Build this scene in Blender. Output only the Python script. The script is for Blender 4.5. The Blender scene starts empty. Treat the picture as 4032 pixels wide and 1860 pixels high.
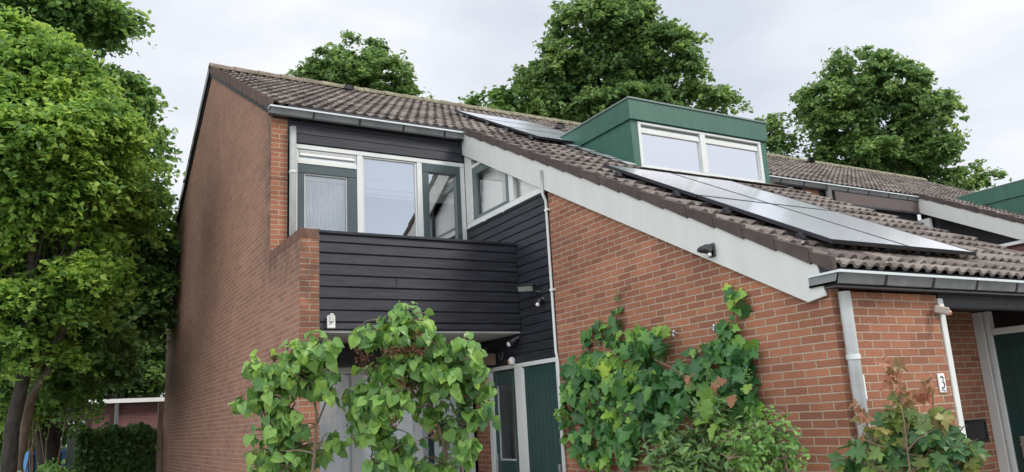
import bpy, math, random
import numpy as np
from mathutils import Vector, Matrix
S = bpy.context.scene
COL = S.collection
R = math.radians
# ------------------------------------------------------------------ camera
CP = np.array([-2.3137, -3.9333, 1.7])
FW = np.array([0.49606875, 0.84002727, 0.21970431])
RT = np.array([0.86601185, -0.49696046, -0.05526099])
UP = np.array([-0.06276362, -0.21767979, 0.97400012])
FPX = 3161.36
cd = bpy.data.cameras.new("camera"); cam = bpy.data.objects.new("camera", cd); COL.objects.link(cam)
cd.sensor_fit = 'HORIZONTAL'; cd.sensor_width = 36.0; cd.lens = 36.0 * FPX / 4032.0
cd.clip_start = 0.05; cd.clip_end = 2000
M = Matrix.Identity(4)
for i in range(3):
    M[i][0] = RT[i]; M[i][1] = UP[i]; M[i][2] = -FW[i]; M[i][3] = CP[i]
cam.matrix_world = M
S.camera = cam
S.view_settings.view_transform = 'Standard'; S.view_settings.look = 'None'
S.view_settings.exposure = 0.5; S.view_settings.gamma = 1.0
S.cycles.max_bounces = 8; S.cycles.transparent_max_bounces = 12


def at(px, py, d):
    """point seen at photo pixel (2576-wide view) at depth d"""
    u = (px * 1.5656 - 2016) / FPX; v = -(py * 1.5656 - 930) / FPX
    return CP + (FW + u * RT + v * UP) * d


# ------------------------------------------------------------------ sun and sky
SUN_DIR = Vector((0.50, -0.52, 0.70)).normalized()   # towards the sun
el = math.asin(SUN_DIR.z); rot = math.atan2(SUN_DIR.x, SUN_DIR.y)
ld = bpy.data.lights.new("sun", 'SUN'); ld.energy = 1.9; ld.angle = R(16); ld.color = (1.0, 0.95, 0.88)
lo = bpy.data.objects.new("sun", ld); COL.objects.link(lo)
lo.rotation_euler = SUN_DIR.to_track_quat('Z', 'Y').to_euler()
W = bpy.data.worlds.new("World"); S.world = W; W.use_nodes = True
nt = W.node_tree; nt.nodes.clear()
N = nt.nodes.new; Lk = nt.links.new
out = N('ShaderNodeOutputWorld'); bg = N('ShaderNodeBackground'); bg2 = N('ShaderNodeBackground')
sky = N('ShaderNodeTexSky'); sky.sky_type = 'NISHITA'; sky.sun_disc = False
sky.sun_elevation = el; sky.sun_rotation = rot; sky.air_density = 1.0; sky.dust_density = 1.5
bg.inputs['Strength'].default_value = 0.10; Lk(sky.outputs[0], bg.inputs[0])
tc = N('ShaderNodeTexCoord'); mp = N('ShaderNodeMapping'); mp.inputs['Scale'].default_value = (1, 1, 2.2)
Lk(tc.outputs['Generated'], mp.inputs[0])
n1 = N('ShaderNodeTexNoise'); n1.inputs['Scale'].default_value = 2.1; n1.inputs['Detail'].default_value = 7; n1.inputs['Roughness'].default_value = 0.48
Lk(mp.outputs[0], n1.inputs[0])
cr = N('ShaderNodeValToRGB'); cr.color_ramp.elements[0].position = 0.34; cr.color_ramp.elements[1].position = 0.66
cr.color_ramp.elements[0].color = (0.53, 0.57, 0.65, 1); cr.color_ramp.elements[1].color = (0.88, 0.88, 0.89, 1)
e = cr.color_ramp.elements.new(0.5); e.color = (0.67, 0.70, 0.76, 1)
Lk(n1.outputs['Fac'], cr.inputs[0]); Lk(cr.outputs[0], bg2.inputs[0]); sxb = N('ShaderNodeSeparateXYZ'); Lk(tc.outputs['Generated'], sxb.inputs[0])
mb1 = N('ShaderNodeMapRange'); mb1.inputs['From Min'].default_value = 0.15; mb1.inputs['From Max'].default_value = -0.5; mb1.inputs['To Min'].default_value = 0.92; mb1.inputs['To Max'].default_value = 2.2
dt2 = N('ShaderNodeVectorMath'); dt2.operation = 'DOT_PRODUCT'; dt2.inputs[1].default_value = (0.8, 0.6, 0.0)
Lk(tc.outputs['Generated'], dt2.inputs[0]); Lk(dt2.outputs['Value'], mb1.inputs[0]); Lk(mb1.outputs[0], bg2.inputs['Strength'])
# cloud cover: closed towards +Y, with blue breaks on the -Y side
sx = N('ShaderNodeSeparateXYZ'); Lk(tc.outputs['Generated'], sx.inputs[0])
n2 = N('ShaderNodeTexNoise'); n2.inputs['Scale'].default_value = 2.4; n2.inputs['Detail'].default_value = 7
mp2 = N('ShaderNodeMapping'); mp2.inputs['Location'].default_value = (3.1, 1.7, 0.4); mp2.inputs['Scale'].default_value = (1, 1, 1.8)
Lk(tc.outputs['Generated'], mp2.inputs[0]); Lk(mp2.outputs[0], n2.inputs[0])
ma = N('ShaderNodeMath'); ma.operation = 'MULTIPLY_ADD'; ma.inputs[1].default_value = -0.46
dt = N('ShaderNodeVectorMath'); dt.operation = 'DOT_PRODUCT'; dt.inputs[1].default_value = (-0.45, 1.0, 0.0)
Lk(tc.outputs['Generated'], dt.inputs[0]); Lk(dt.outputs['Value'], ma.inputs[0]); Lk(n2.outputs['Fac'], ma.inputs[2])
mr = N('ShaderNodeMapRange'); mr.inputs['From Min'].default_value = 0.74; mr.inputs['From Max'].default_value = 0.90
mr.inputs['To Min'].default_value = 1.0; mr.inputs['To Max'].default_value = 0.12
Lk(ma.outputs[0], mr.inputs[0])
mx = N('ShaderNodeMixShader'); Lk(mr.outputs[0], mx.inputs[0]); Lk(bg.outputs[0], mx.inputs[1]); Lk(bg2.outputs[0], mx.inputs[2])
Lk(mx.outputs[0], out.inputs[0])
W.cycles.sampling_method = 'MANUAL'; W.cycles.sample_map_resolution = 512


# ------------------------------------------------------------------ materials
def lin(c): return tuple((x / 255 / 12.92 if x / 255 <= 0.04045 else ((x / 255 + 0.055) / 1.055) ** 2.4) for x in c) + (1,)
def newmat(name):
    m = bpy.data.materials.new(name); m.use_nodes = True; t = m.node_tree
    return m, t, t.nodes['Principled BSDF'], t.nodes.new, t.links.new
def plain(name, col, rough=0.5, var=0.12, scale=6, metal=0.0, bump=0.0, bscale=60, spec=0.5, coord='Object', stretch=(1, 1, 1)):
    m, t, b, n, l = newmat(name)
    tcn = n('ShaderNodeTexCoord'); mpp = n('ShaderNodeMapping'); mpp.inputs['Scale'].default_value = stretch
    l(tcn.outputs[coord], mpp.inputs[0])
    no = n('ShaderNodeTexNoise'); no.inputs['Scale'].default_value = scale; no.inputs['Detail'].default_value = 6; no.inputs['Roughness'].default_value = 0.6
    l(mpp.outputs[0], no.inputs[0])
    c = n('ShaderNodeValToRGB'); k0, k1 = 1 - var, 1 + var
    c.color_ramp.elements[0].position = 0.3; c.color_ramp.elements[1].position = 0.7
    c.color_ramp.elements[0].color = tuple(min(1, x * k0) for x in col[:3]) + (1,)
    c.color_ramp.elements[1].color = tuple(min(1, x * k1) for x in col[:3]) + (1,)
    l(no.outputs['Fac'], c.inputs[0]); l(c.outputs[0], b.inputs['Base Color'])
    b.inputs['Roughness'].default_value = rough; b.inputs['Metallic'].default_value = metal
    b.inputs['Specular IOR Level'].default_value = spec
    if bump:
        nb = n('ShaderNodeTexNoise'); nb.inputs['Scale'].default_value = bscale; nb.inputs['Detail'].default_value = 4
        l(mpp.outputs[0], nb.inputs[0])
        bu = n('ShaderNodeBump'); bu.inputs['Strength'].default_value = 0.6; bu.inputs['Distance'].default_value = bump
        l(nb.outputs['Fac'], bu.inputs['Height']); l(bu.outputs[0], b.inputs['Normal'])
    return m

def brick_mat(name, ca, cb, mortar, stain=0.35, algae=0.0):
    m, t, b, n, l = newmat(name)
    uv = n('ShaderNodeUVMap'); 
    nz = n('ShaderNodeTexNoise'); nz.inputs['Scale'].default_value = 9; nz.inputs['Detail'].default_value = 3
    l(uv.outputs[0], nz.inputs[0])
    vm = n('ShaderNodeVectorMath'); vm.operation = 'SUBTRACT'; vm.inputs[1].default_value = (0.5, 0.5, 0.5)
    l(nz.outputs['Color'], vm.inputs[0])
    vs = n('ShaderNodeVectorMath'); vs.operation = 'SCALE'; vs.inputs['Scale'].default_value = 0.012
    l(vm.outputs[0], vs.inputs[0])
    va = n('ShaderNodeVectorMath'); va.operation = 'ADD'; l(uv.outputs[0], va.inputs[0]); l(vs.outputs[0], va.inputs[1])
    br = n('ShaderNodeTexBrick'); br.offset = 0.5; br.offset_frequency = 2; br.squash = 1.0
    br.inputs['Scale'].default_value = 1.0; br.inputs['Brick Width'].default_value = 0.22; br.inputs['Row Height'].default_value = 0.0625
    br.inputs['Mortar Size'].default_value = 0.0062; br.inputs['Mortar Smooth'].default_value = 0.25; br.inputs['Bias'].default_value = 0.0
    br.inputs['Color1'].default_value = ca; br.inputs['Color2'].default_value = cb; br.inputs['Mortar'].default_value = mortar
    l(va.outputs[0], br.inputs['Vector'])
    # fine grain and large weathering
    g = n('ShaderNodeTexNoise'); g.inputs['Scale'].default_value = 70; g.inputs['Detail'].default_value = 5; l(uv.outputs[0], g.inputs[0])
    w = n('ShaderNodeTexNoise'); w.inputs['Scale'].default_value = 1.3; w.inputs['Detail'].default_value = 6; w.inputs['Roughness'].default_value = 0.6
    l(uv.outputs[0], w.inputs[0])
    mr1 = n('ShaderNodeMapRange'); mr1.inputs['From Min'].default_value = 0.3; mr1.inputs['From Max'].default_value = 0.7
    mr1.inputs['To Min'].default_value = 0.80; mr1.inputs['To Max'].default_value = 1.18; l(g.outputs['Fac'], mr1.inputs[0])
    mr2 = n('ShaderNodeMapRange'); mr2.inputs['From Min'].default_value = 0.3; mr2.inputs['From Max'].default_value = 0.7
    mr2.inputs['To Min'].default_value = 1 - stain; mr2.inputs['To Max'].default_value = 1.12; l(w.outputs['Fac'], mr2.inputs[0])
    mu = n('ShaderNodeMath'); mu.operation = 'MULTIPLY'; l(mr1.outputs[0], mu.inputs[0]); l(mr2.outputs[0], mu.inputs[1])
    sc = n('ShaderNodeVectorMath'); sc.operation = 'SCALE'; l(br.outputs['Color'], sc.inputs[0]); l(mu.outputs[0], sc.inputs['Scale'])
    last = sc.outputs[0]
    if algae:
        at_ = n('ShaderNodeAttribute'); at_.attribute_name = 'dirt'
        w2 = n('ShaderNodeTexNoise'); w2.inputs['Scale'].default_value = 5; w2.inputs['Detail'].default_value = 5; l(uv.outputs[0], w2.inputs[0])
        mm = n('ShaderNodeMath'); mm.operation = 'MULTIPLY'; l(at_.outputs['Fac'], mm.inputs[0])
        mr3 = n('ShaderNodeMapRange'); mr3.inputs['From Min'].default_value = 0.3; mr3.inputs['From Max'].default_value = 0.62
        l(w2.outputs['Fac'], mr3.inputs[0]); l(mr3.outputs[0], mm.inputs[1])
        mi = n('ShaderNodeMix'); mi.data_type = 'RGBA'; l(mm.outputs[0], mi.inputs['Factor']); l(last, mi.inputs['A'])
        mi.inputs['B'].default_value = (0.05, 0.045, 0.036, 1); last = mi.outputs['Result']
    l(last, b.inputs['Base Color']); b.inputs['Roughness'].default_value = 0.85; b.inputs['Specular IOR Level'].default_value = 0.25
    inv = n('ShaderNodeMath'); inv.operation = 'MULTIPLY_ADD'; inv.inputs[1].default_value = -1; inv.inputs[2].default_value = 1; l(br.outputs['Fac'], inv.inputs[0])
    ad = n('ShaderNodeMath'); ad.operation = 'MULTIPLY_ADD'; ad.inputs[1].default_value = 0.25; l(g.outputs['Fac'], ad.inputs[0]); l(inv.outputs[0], ad.inputs[2])
    bu = n('ShaderNodeBump'); bu.inputs['Strength'].default_value = 0.8; bu.inputs['Distance'].default_value = 0.007
    l(ad.outputs[0], bu.inputs['Height']); l(bu.outputs[0], b.inputs['Normal'])
    return m

def tile_mat(name, base, dark, lichen=0.5):
    m, t, b, n, l = newmat(name)
    uv = n('ShaderNodeUVMap')
    fl = n('ShaderNodeVectorMath'); fl.operation = 'FLOOR'; l(uv.outputs[0], fl.inputs[0])
    wn = n('ShaderNodeTexWhiteNoise'); wn.noise_dimensions = '2D'; l(fl.outputs[0], wn.inputs[0])
    tcn = n('ShaderNodeTexCoord')
    no = n('ShaderNodeTexNoise'); no.inputs['Scale'].default_value = 2.0; no.inputs['Detail'].default_value = 8; no.inputs['Roughness'].default_value = 0.65
    l(tcn.outputs['Object'], no.inputs[0])
    ad = n('ShaderNodeMath'); ad.operation = 'MULTIPLY_ADD'; ad.inputs[1].default_value = 0.40; l(wn.outputs['Value'], ad.inputs[0])
    m2 = n('ShaderNodeMath'); m2.operation = 'MULTIPLY_ADD'; m2.inputs[1].default_value = 1.35; m2.inputs[2].default_value = -0.38; l(no.outputs['Fac'], m2.inputs[0]); l(m2.outputs[0], ad.inputs[2])
    c = n('ShaderNodeValToRGB'); c.color_ramp.elements[0].position = 0.25; c.color_ramp.elements[1].position = 0.75
    c.color_ramp.elements[0].color = dark; c.color_ramp.elements[1].color = base; l(ad.outputs[0], c.inputs[0])
    vo = n('ShaderNodeTexNoise'); vo.inputs['Scale'].default_value = 16; vo.inputs['Detail'].default_value = 5; vo.inputs['Roughness'].default_value = 0.7; l(tcn.outputs['Object'], vo.inputs[0])
    mr = n('ShaderNodeMapRange'); mr.inputs['From Min'].default_value = 0.60; mr.inputs['From Max'].default_value = 0.70
    mr.inputs['To Max'].default_value = lichen; l(vo.outputs['Fac'], mr.inputs[0])
    mi = n('ShaderNodeMix'); mi.data_type = 'RGBA'; l(mr.outputs[0], mi.inputs['Factor']); l(c.outputs[0], mi.inputs['A'])
    mi.inputs['B'].default_value = (0.42, 0.41, 0.37, 1); l(mi.outputs['Result'], b.inputs['Base Color'])
    b.inputs['Roughness'].default_value = 0.9; b.inputs['Specular IOR Level'].default_value = 0.2
    bu = n('ShaderNodeBump'); bu.inputs['Strength'].default_value = 0.5; bu.inputs['Distance'].default_value = 0.004
    nb = n('ShaderNodeTexNoise'); nb.inputs['Scale'].default_value = 90; l(tcn.outputs['Object'], nb.inputs[0])
    l(nb.outputs['Fac'], bu.inputs['Height']); l(bu.outputs[0], b.inputs['Normal'])
    return m

def glass_mat(name, ior=1.6, tint=(0.93, 0.96, 0.95, 1), gain=0.12):
    m = bpy.data.materials.new(name); m.use_nodes = True; t = m.node_tree; t.nodes.clear(); n = t.nodes.new; l = t.links.new
    o = n('ShaderNodeOutputMaterial'); tr = n('ShaderNodeBsdfTransparent'); tr.inputs[0].default_value = tint
    gl = n('ShaderNodeBsdfGlossy'); gl.inputs['Roughness'].default_value = 0.0; gl.inputs['Color'].default_value = (1, 1, 1, 1)
    fr = n('ShaderNodeFresnel'); fr.inputs['IOR'].default_value = ior
    a = n('ShaderNodeMath'); a.operation = 'ADD'; a.use_clamp = True; a.inputs[1].default_value = gain; l(fr.outputs[0], a.inputs[0])
    mxx = n('ShaderNodeMixShader'); l(a.outputs[0], mxx.inputs[0]); l(tr.outputs[0], mxx.inputs[1]); l(gl.outputs[0], mxx.inputs[2]); l(mxx.outputs[0], o.inputs[0])
    return m

def leaf_mat(name, stops, trans=0.35, rough=0.45, vein=False, spec=0.4):
    m = bpy.data.materials.new(name); m.use_nodes = True; t = m.node_tree; b = t.nodes['Principled BSDF']; n = t.nodes.new; l = t.links.new
    ge = n('ShaderNodeNewGeometry'); tcn = n('ShaderNodeTexCoord')
    no = n('ShaderNodeTexNoise'); no.inputs['Scale'].default_value = 0.9; no.inputs['Detail'].default_value = 3; l(tcn.outputs['Object'], no.inputs[0])
    a = n('ShaderNodeMath'); a.operation = 'MULTIPLY_ADD'; a.inputs[1].default_value = 0.75; l(ge.outputs['Random Per Island'], a.inputs[0])
    a2 = n('ShaderNodeMath'); a2.operation = 'MULTIPLY_ADD'; a2.inputs[1].default_value = 1.1; a2.inputs[2].default_value = -0.42; l(no.outputs['Fac'], a2.inputs[0]); l(a2.outputs[0], a.inputs[2])
    c = n('ShaderNodeValToRGB'); el_ = c.color_ramp.elements
    el_[0].position = stops[0][0]; el_[0].color = stops[0][1]; el_[1].position = stops[-1][0]; el_[1].color = stops[-1][1]
    for p, q in stops[1:-1]: x = el_.new(p); x.color = q
    l(a.outputs[0], c.inputs[0]); l(c.outputs[0], b.inputs['Base Color'])
    b.inputs['Roughness'].default_value = rough; b.inputs['Specular IOR Level'].default_value = spec
    tr = n('ShaderNodeBsdfTranslucent'); hs = n('ShaderNodeHueSaturation'); hs.inputs['Value'].default_value = 1.5; hs.inputs['Hue'].default_value = 0.485
    l(c.outputs[0], hs.inputs['Color']); l(hs.outputs[0], tr.inputs[0])
    mxx = n('ShaderNodeMixShader'); mxx.inputs[0].default_value = trans; l(b.outputs[0], mxx.inputs[1]); l(tr.outputs[0], mxx.inputs[2])
    l(mxx.outputs[0], t.nodes['Material Output'].inputs[0])
    return m

BR = brick_mat('red_brick', (0.345, 0.145, 0.080, 1), (0.225, 0.094, 0.058, 1), (0.38, 0.305, 0.225, 1), 0.25, 1.0)
BRG = brick_mat('weathered_gable_brick', (0.30, 0.152, 0.103, 1), (0.225, 0.113, 0.080, 1), (0.32, 0.24, 0.18, 1), 0.08, 0.6)
BRS = brick_mat('purple_red_brick', (0.20, 0.085, 0.075, 1), (0.14, 0.062, 0.056, 1), (0.2, 0.16, 0.14, 1), 0.25)
TILE = tile_mat('concrete_roof_tile', (0.235, 0.200, 0.176, 1), (0.090, 0.074, 0.066, 1), 0.85)
VERGE = plain('verge_tile_brown', (0.062, 0.046, 0.040), 0.9, 0.35, 5, bump=0.004)
RIDGE = plain('ridge_tile', (0.17, 0.135, 0.105), 0.9, 0.4, 9, bump=0.006, bscale=30)
MOSS = plain('mossy_ridge_tile', (0.19, 0.175, 0.115), 0.95, 0.5, 9, bump=0.01, bscale=30)
BLACK = plain('black_stained_wood', (0.019, 0.0205, 0.027), 0.5, 0.55, 3.0, spec=0.35, bump=0.0015, bscale=40, stretch=(1, 1, 14))
WHITE = plain('white_paint', (0.60, 0.62, 0.59), 0.35, 0.05, 3)
BARGE = plain('white_bargeboard', (0.53, 0.54, 0.505), 0.55, 0.05, 2.6, stretch=(1, 2.2, 0.5))
GREEN = plain('green_paint', (0.056, 0.078, 0.080), 0.28, 0.10, 3)
DGREEN = plain('dark_green_door', (0.014, 0.048, 0.042), 0.32, 0.15, 4)
DORM = plain('green_panel', (0.024, 0.098, 0.064), 0.42, 0.14, 3, spec=0.5, stretch=(2.2, 2.2, 0.5))
_b = DORM.node_tree.nodes['Principled BSDF']; _b.inputs['Coat Weight'].default_value = 0.0; _b.inputs['Coat Roughness'].default_value = 0.25; _b.inputs['Coat IOR'].default_value = 1.55
PVC = plain('grey_pvc_pipe', (0.42, 0.44, 0.43), 0.4, 0.12, 5)
GUT = plain('zinc_gutter', (0.18, 0.19, 0.19), 0.5, 0.25, 5, metal=0.25)
GUTL = plain('zinc_gutter_lip', (0.55, 0.60, 0.61), 0.35, 0.08, 6, metal=0.2)
SOFF = plain('soffit_board', (0.33, 0.32, 0.29), 0.7, 0.12, 3)
LEAD = plain('lead_flashing', (0.36, 0.38, 0.38), 0.55, 0.3, 12, metal=0.3, bump=0.006, bscale=14)
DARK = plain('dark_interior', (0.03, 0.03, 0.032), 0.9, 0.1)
INTW = plain('interior_wall', (0.35, 0.34, 0.36), 0.9, 0.05)
BLIND = plain('white_blind', (0.86, 0.85, 0.81), 0.8, 0.03)
CURT = plain('white_curtain', (0.86, 0.87, 0.88), 0.85, 0.05, 3)
GLASS = glass_mat('window_glass', 1.7, gain=0.42)
GLASSD = glass_mat('plain_glass', 1.5, (0.98, 0.99, 0.99, 1), gain=0.04)
BPL = plain('black_plastic', (0.015, 0.015, 0.017), 0.3, 0.1)
WPL = plain('white_plastic', (0.72, 0.72, 0.70), 0.35, 0.04)
ALU = plain('anodised_rail', (0.03, 0.03, 0.035), 0.45, 0.1, metal=0.4)
METAL = plain('brushed_metal', (0.55, 0.55, 0.54), 0.35, 0.1, metal=0.8)
AWN = plain('brown_awning', (0.085, 0.062, 0.058), 0.6, 0.1)
BARK = plain('bark', (0.034, 0.029, 0.021), 0.95, 0.6, 14, bump=0.05, bscale=22, stretch=(1, 1, 0.35))
TWIG = plain('twig', (0.16, 0.12, 0.08), 0.9, 0.3, 12)
m, t, b, n, l = newmat('photovoltaic_glass'); PV = m
uvn = n('ShaderNodeUVMap'); brk = n('ShaderNodeTexBrick'); brk.offset = 0.0
for k_, v_ in (('Scale', 1.0), ('Brick Width', 0.158), ('Row Height', 0.158), ('Mortar Size', 0.002)): brk.inputs[k_].default_value = v_
brk.inputs['Color1'].default_value = (0.90, 0.90, 0.95, 1); brk.inputs['Color2'].default_value = (0.92, 0.92, 0.96, 1); brk.inputs['Mortar'].default_value = (0.85, 0.86, 0.9, 1)
l(uvn.outputs[0], brk.inputs['Vector']); l(brk.outputs['Color'], b.inputs['Base Color'])
b.inputs['Roughness'].default_value = 0.27; b.inputs['Metallic'].default_value = 1.0; b.inputs['IOR'].default_value = 1.5; b.inputs['Specular Tint'].default_value = (1, 1, 1, 1); b.inputs['Coat Weight'].default_value = 0.5; b.inputs['Coat Roughness'].default_value = 0.1

# ------------------------------------------------------------------ mesh helper
class MB:
    def __init__(s): s.v = []; s.f = []; s.uv = []; s.sm = []; s.dirt = None
    def poly(s, pts, uv=None, smooth=False):
        i = len(s.v); s.v += [tuple(p) for p in pts]; s.f.append(tuple(range(i, i + len(pts)))); s.sm.append(smooth)
        if uv is None:
            p = [Vector(q) for q in pts]; nn = Vector((0, 0, 0))
            for a, b_ in zip(p, p[1:] + p[:1]): nn += a.cross(b_)
            ax = max(range(3), key=lambda k: abs(nn[k]))
            U0 = getattr(s, 'u0', (0, 0))
            if ax == 0: uv = [(q.y - U0[0], q.z - ZJ) for q in p]
            elif ax == 1: uv = [(q.x - U0[1], q.z - ZJ) for q in p]
            else: uv = [(q.x, q.y) for q in p]
        s.uv += [tuple(q) for q in uv]; return s
    def box(s, x0, x1, y0, y1, z0, z1):
        a = [(x0, y0, z0), (x1, y0, z0), (x1, y1, z0), (x0, y1, z0), (x0, y0, z1), (x1, y0, z1), (x1, y1, z1), (x0, y1, z1)]
        for f in ((0, 3, 2, 1), (4, 5, 6, 7), (0, 1, 5, 4), (1, 2, 6, 5), (2, 3, 7, 6), (3, 0, 4, 7)): s.poly([a[k] for k in f])
        return s
    def obox(s, c, ax, ay, az, hx, hy, hz):
        c = Vector(c); ax, ay, az = Vector(ax).normalized() * hx, Vector(ay).normalized() * hy, Vector(az).normalized() * hz
        a = [c + sx_ * ax + sy_ * ay + sz_ * az for sz_ in (-1, 1) for (sx_, sy_) in ((-1, -1), (1, -1), (1, 1), (-1, 1))]
        for f in ((0, 3, 2, 1), (4, 5, 6, 7), (0, 1, 5, 4), (1, 2, 6, 5), (2, 3, 7, 6), (3, 0, 4, 7)): s.poly([a[k] for k in f])
        return s
    def prism_x(s, yz, x0, x1):      # outline in the YZ plane, extruded in x
        n_ = len(yz); A = [(x0, y, z) for y, z in yz]; B = [(x1, y, z) for y, z in yz]
        s.poly(A[::-1]); s.poly(B)
        for i in range(n_): j = (i + 1) % n_; s.poly([A[i], A[j], B[j], B[i]])
        return s
    def tube(s, pts, r, n_=10, caps=True):
        pts = [Vector(p) for p in pts]; rs = r if isinstance(r, (list, tuple)) else [r] * len(pts); rings = []
        up = Vector((0, 0, 1))
        for i, p in enumerate(pts):
            d = (pts[min(i + 1, len(pts) - 1)] - pts[max(i - 1, 0)]).normalized()
            ref = Vector((1, 0, 0)) if abs(d.z) > 0.9 else up
            a = d.cross(ref).normalized(); b_ = d.cross(a)
            rings.append([p + (a * math.cos(2 * math.pi * k / n_) + b_ * math.sin(2 * math.pi * k / n_)) * rs[i] for k in range(n_)])
        base = len(s.v)
        for rg in rings: s.v += [tuple(q) for q in rg]
        for i in range(len(rings) - 1):
            for k in range(n_):
                f = (base + i * n_ + k, base + i * n_ + (k + 1) % n_, base + (i + 1) * n_ + (k + 1) % n_, base + (i + 1) * n_ + k)
                s.f.append(f); s.sm.append(True); s.uv += [(0, 0)] * 4
        if caps:
            for o_ in (0, (len(rings) - 1) * n_):
                s.f.append(tuple(base + o_ + k for k in range(n_))); s.sm.append(False); s.uv += [(0, 0)] * n_
        return s
    def sphere(s, c, r, n_=12, sq=(1, 1, 1)):
        c = Vector(c); pts = []
        for i in range(n_ + 1):
            th = math.pi * i / n_
            pts.append([c + Vector((r * sq[0] * math.sin(th) * math.cos(2 * math.pi * k / n_), r * sq[1] * math.sin(th) * math.sin(2 * math.pi * k / n_), r * sq[2] * math.cos(th))) for k in range(n_)])
        for i in range(n_):
            for k in range(n_):
                s.poly([pts[i][k], pts[i + 1][k], pts[i + 1][(k + 1) % n_], pts[i][(k + 1) % n_]], [(0, 0)] * 4, True)
        return s
    def build(s, name, mat, parent=None, bevel=0.0, weld=False):
        me = bpy.data.meshes.new(name); me.from_pydata(s.v, [], s.f); me.update()
        u = me.uv_layers.new(name='UVMap'); u.data.foreach_set('uv', np.array(s.uv, dtype=np.float32).ravel())
        me.polygons.foreach_set('use_smooth', s.sm)
        if s.dirt is not None:
            a = me.attributes.new('dirt', 'FLOAT', 'POINT'); a.data.foreach_set('value', [s.dirt(*p) for p in s.v])
        me.materials.append(mat)
        o = bpy.data.objects.new(name, me); COL.objects.link(o)
        if bevel:
            import bmesh
            bm = bmesh.new(); bm.from_mesh(me); bmesh.ops.remove_doubles(bm, verts=bm.verts, dist=1e-5)
            bmesh.ops.bevel(bm, geom=[e_ for e_ in bm.edges if e_.is_manifold and e_.calc_face_angle(0) > 0.6], offset=bevel, segments=1, affect='EDGES')
            bm.to_mesh(me); bm.free()
        if parent: 
            o.parent = parent; o.matrix_parent_inverse = Matrix.Translation(-parent.matrix_basis.translation) if parent.type == 'EMPTY' else Matrix.Identity(4)
        return o
ZJ = 2.3038 - 64 * 0.0625
def tag(o, label=None, cat=None, group=None, kind=None):
    if label: o['label'] = label
    if cat: o['category'] = cat
    if group: o['group'] = group
    if kind: o['kind'] = kind
    return o
def thing(name, loc, label, cat, group=None):
    o = bpy.data.objects.new(name, None); COL.objects.link(o); o.location = loc; o.empty_display_size = 0.2
    return tag(o, label, cat, group)
def boxes(*bs):
    q = MB()
    for b_ in bs: q.box(*b_)
    return q

# ------------------------------------------------------------------ key dimensions
L1, YA, YB, YC = 2.726, 4.471, 5.813, 3.716
YR, ZR, T = 10.293, 8.147, 0.52675
YBK = 15.06; ZP = 3.82; K = math.sqrt(1 + T * T); GA = 0.36
def rz(y): return ZR - T * (YR - y)          # top of the tiles
def rzb(y): return ZR - T * (y - YR)
NRM = Vector((0, -T, 1)).normalized()
XE1 = 7.27; XB2 = 13.24; XE2 = 17.8; XEND = 21.0; PW = 0.21

# ------------------------------------------------------------------ ground
g = MB()
ys = [-60, -10, 6, 9, 12, 15, 60, 400]; zg = lambda y: -0.4 * min(1, max(0, (y - 6) / 9))
for i in range(len(ys) - 1):
    g.poly([(-400, ys[i], zg(ys[i])), (400, ys[i], zg(ys[i])), (400, ys[i + 1], zg(ys[i + 1])), (-400, ys[i + 1], zg(ys[i + 1]))])
tag(g.build('ground', plain('ground_soil_grass', (0.055, 0.075, 0.035), 0.95, 0.4, 2.5, bump=0.02, bscale=20)), kind='structure')
pv = MB(); pv.poly([(-60, -14, 0.004), (60, -14, 0.004), (60, -1.6, 0.004), (-60, -1.6, 0.004)])
tag(pv.build('pavement', plain('grey_pavers', (0.22, 0.21, 0.20), 0.9, 0.2, 6)), kind='structure')

pt = MB(); pt.poly([(-9, -1.596, 0.008), (14, -1.596, 0.008), (14, 5.9, 0.008), (-9, 5.9, 0.008)])  # unseen pale ground sheet, added to bounce light up under the balcony
tag(pt.build('bounce_ground', plain('pale_bounce_surface', (0.30, 0.285, 0.26), 0.9, 0.15, 5)), kind='structure')
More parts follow.
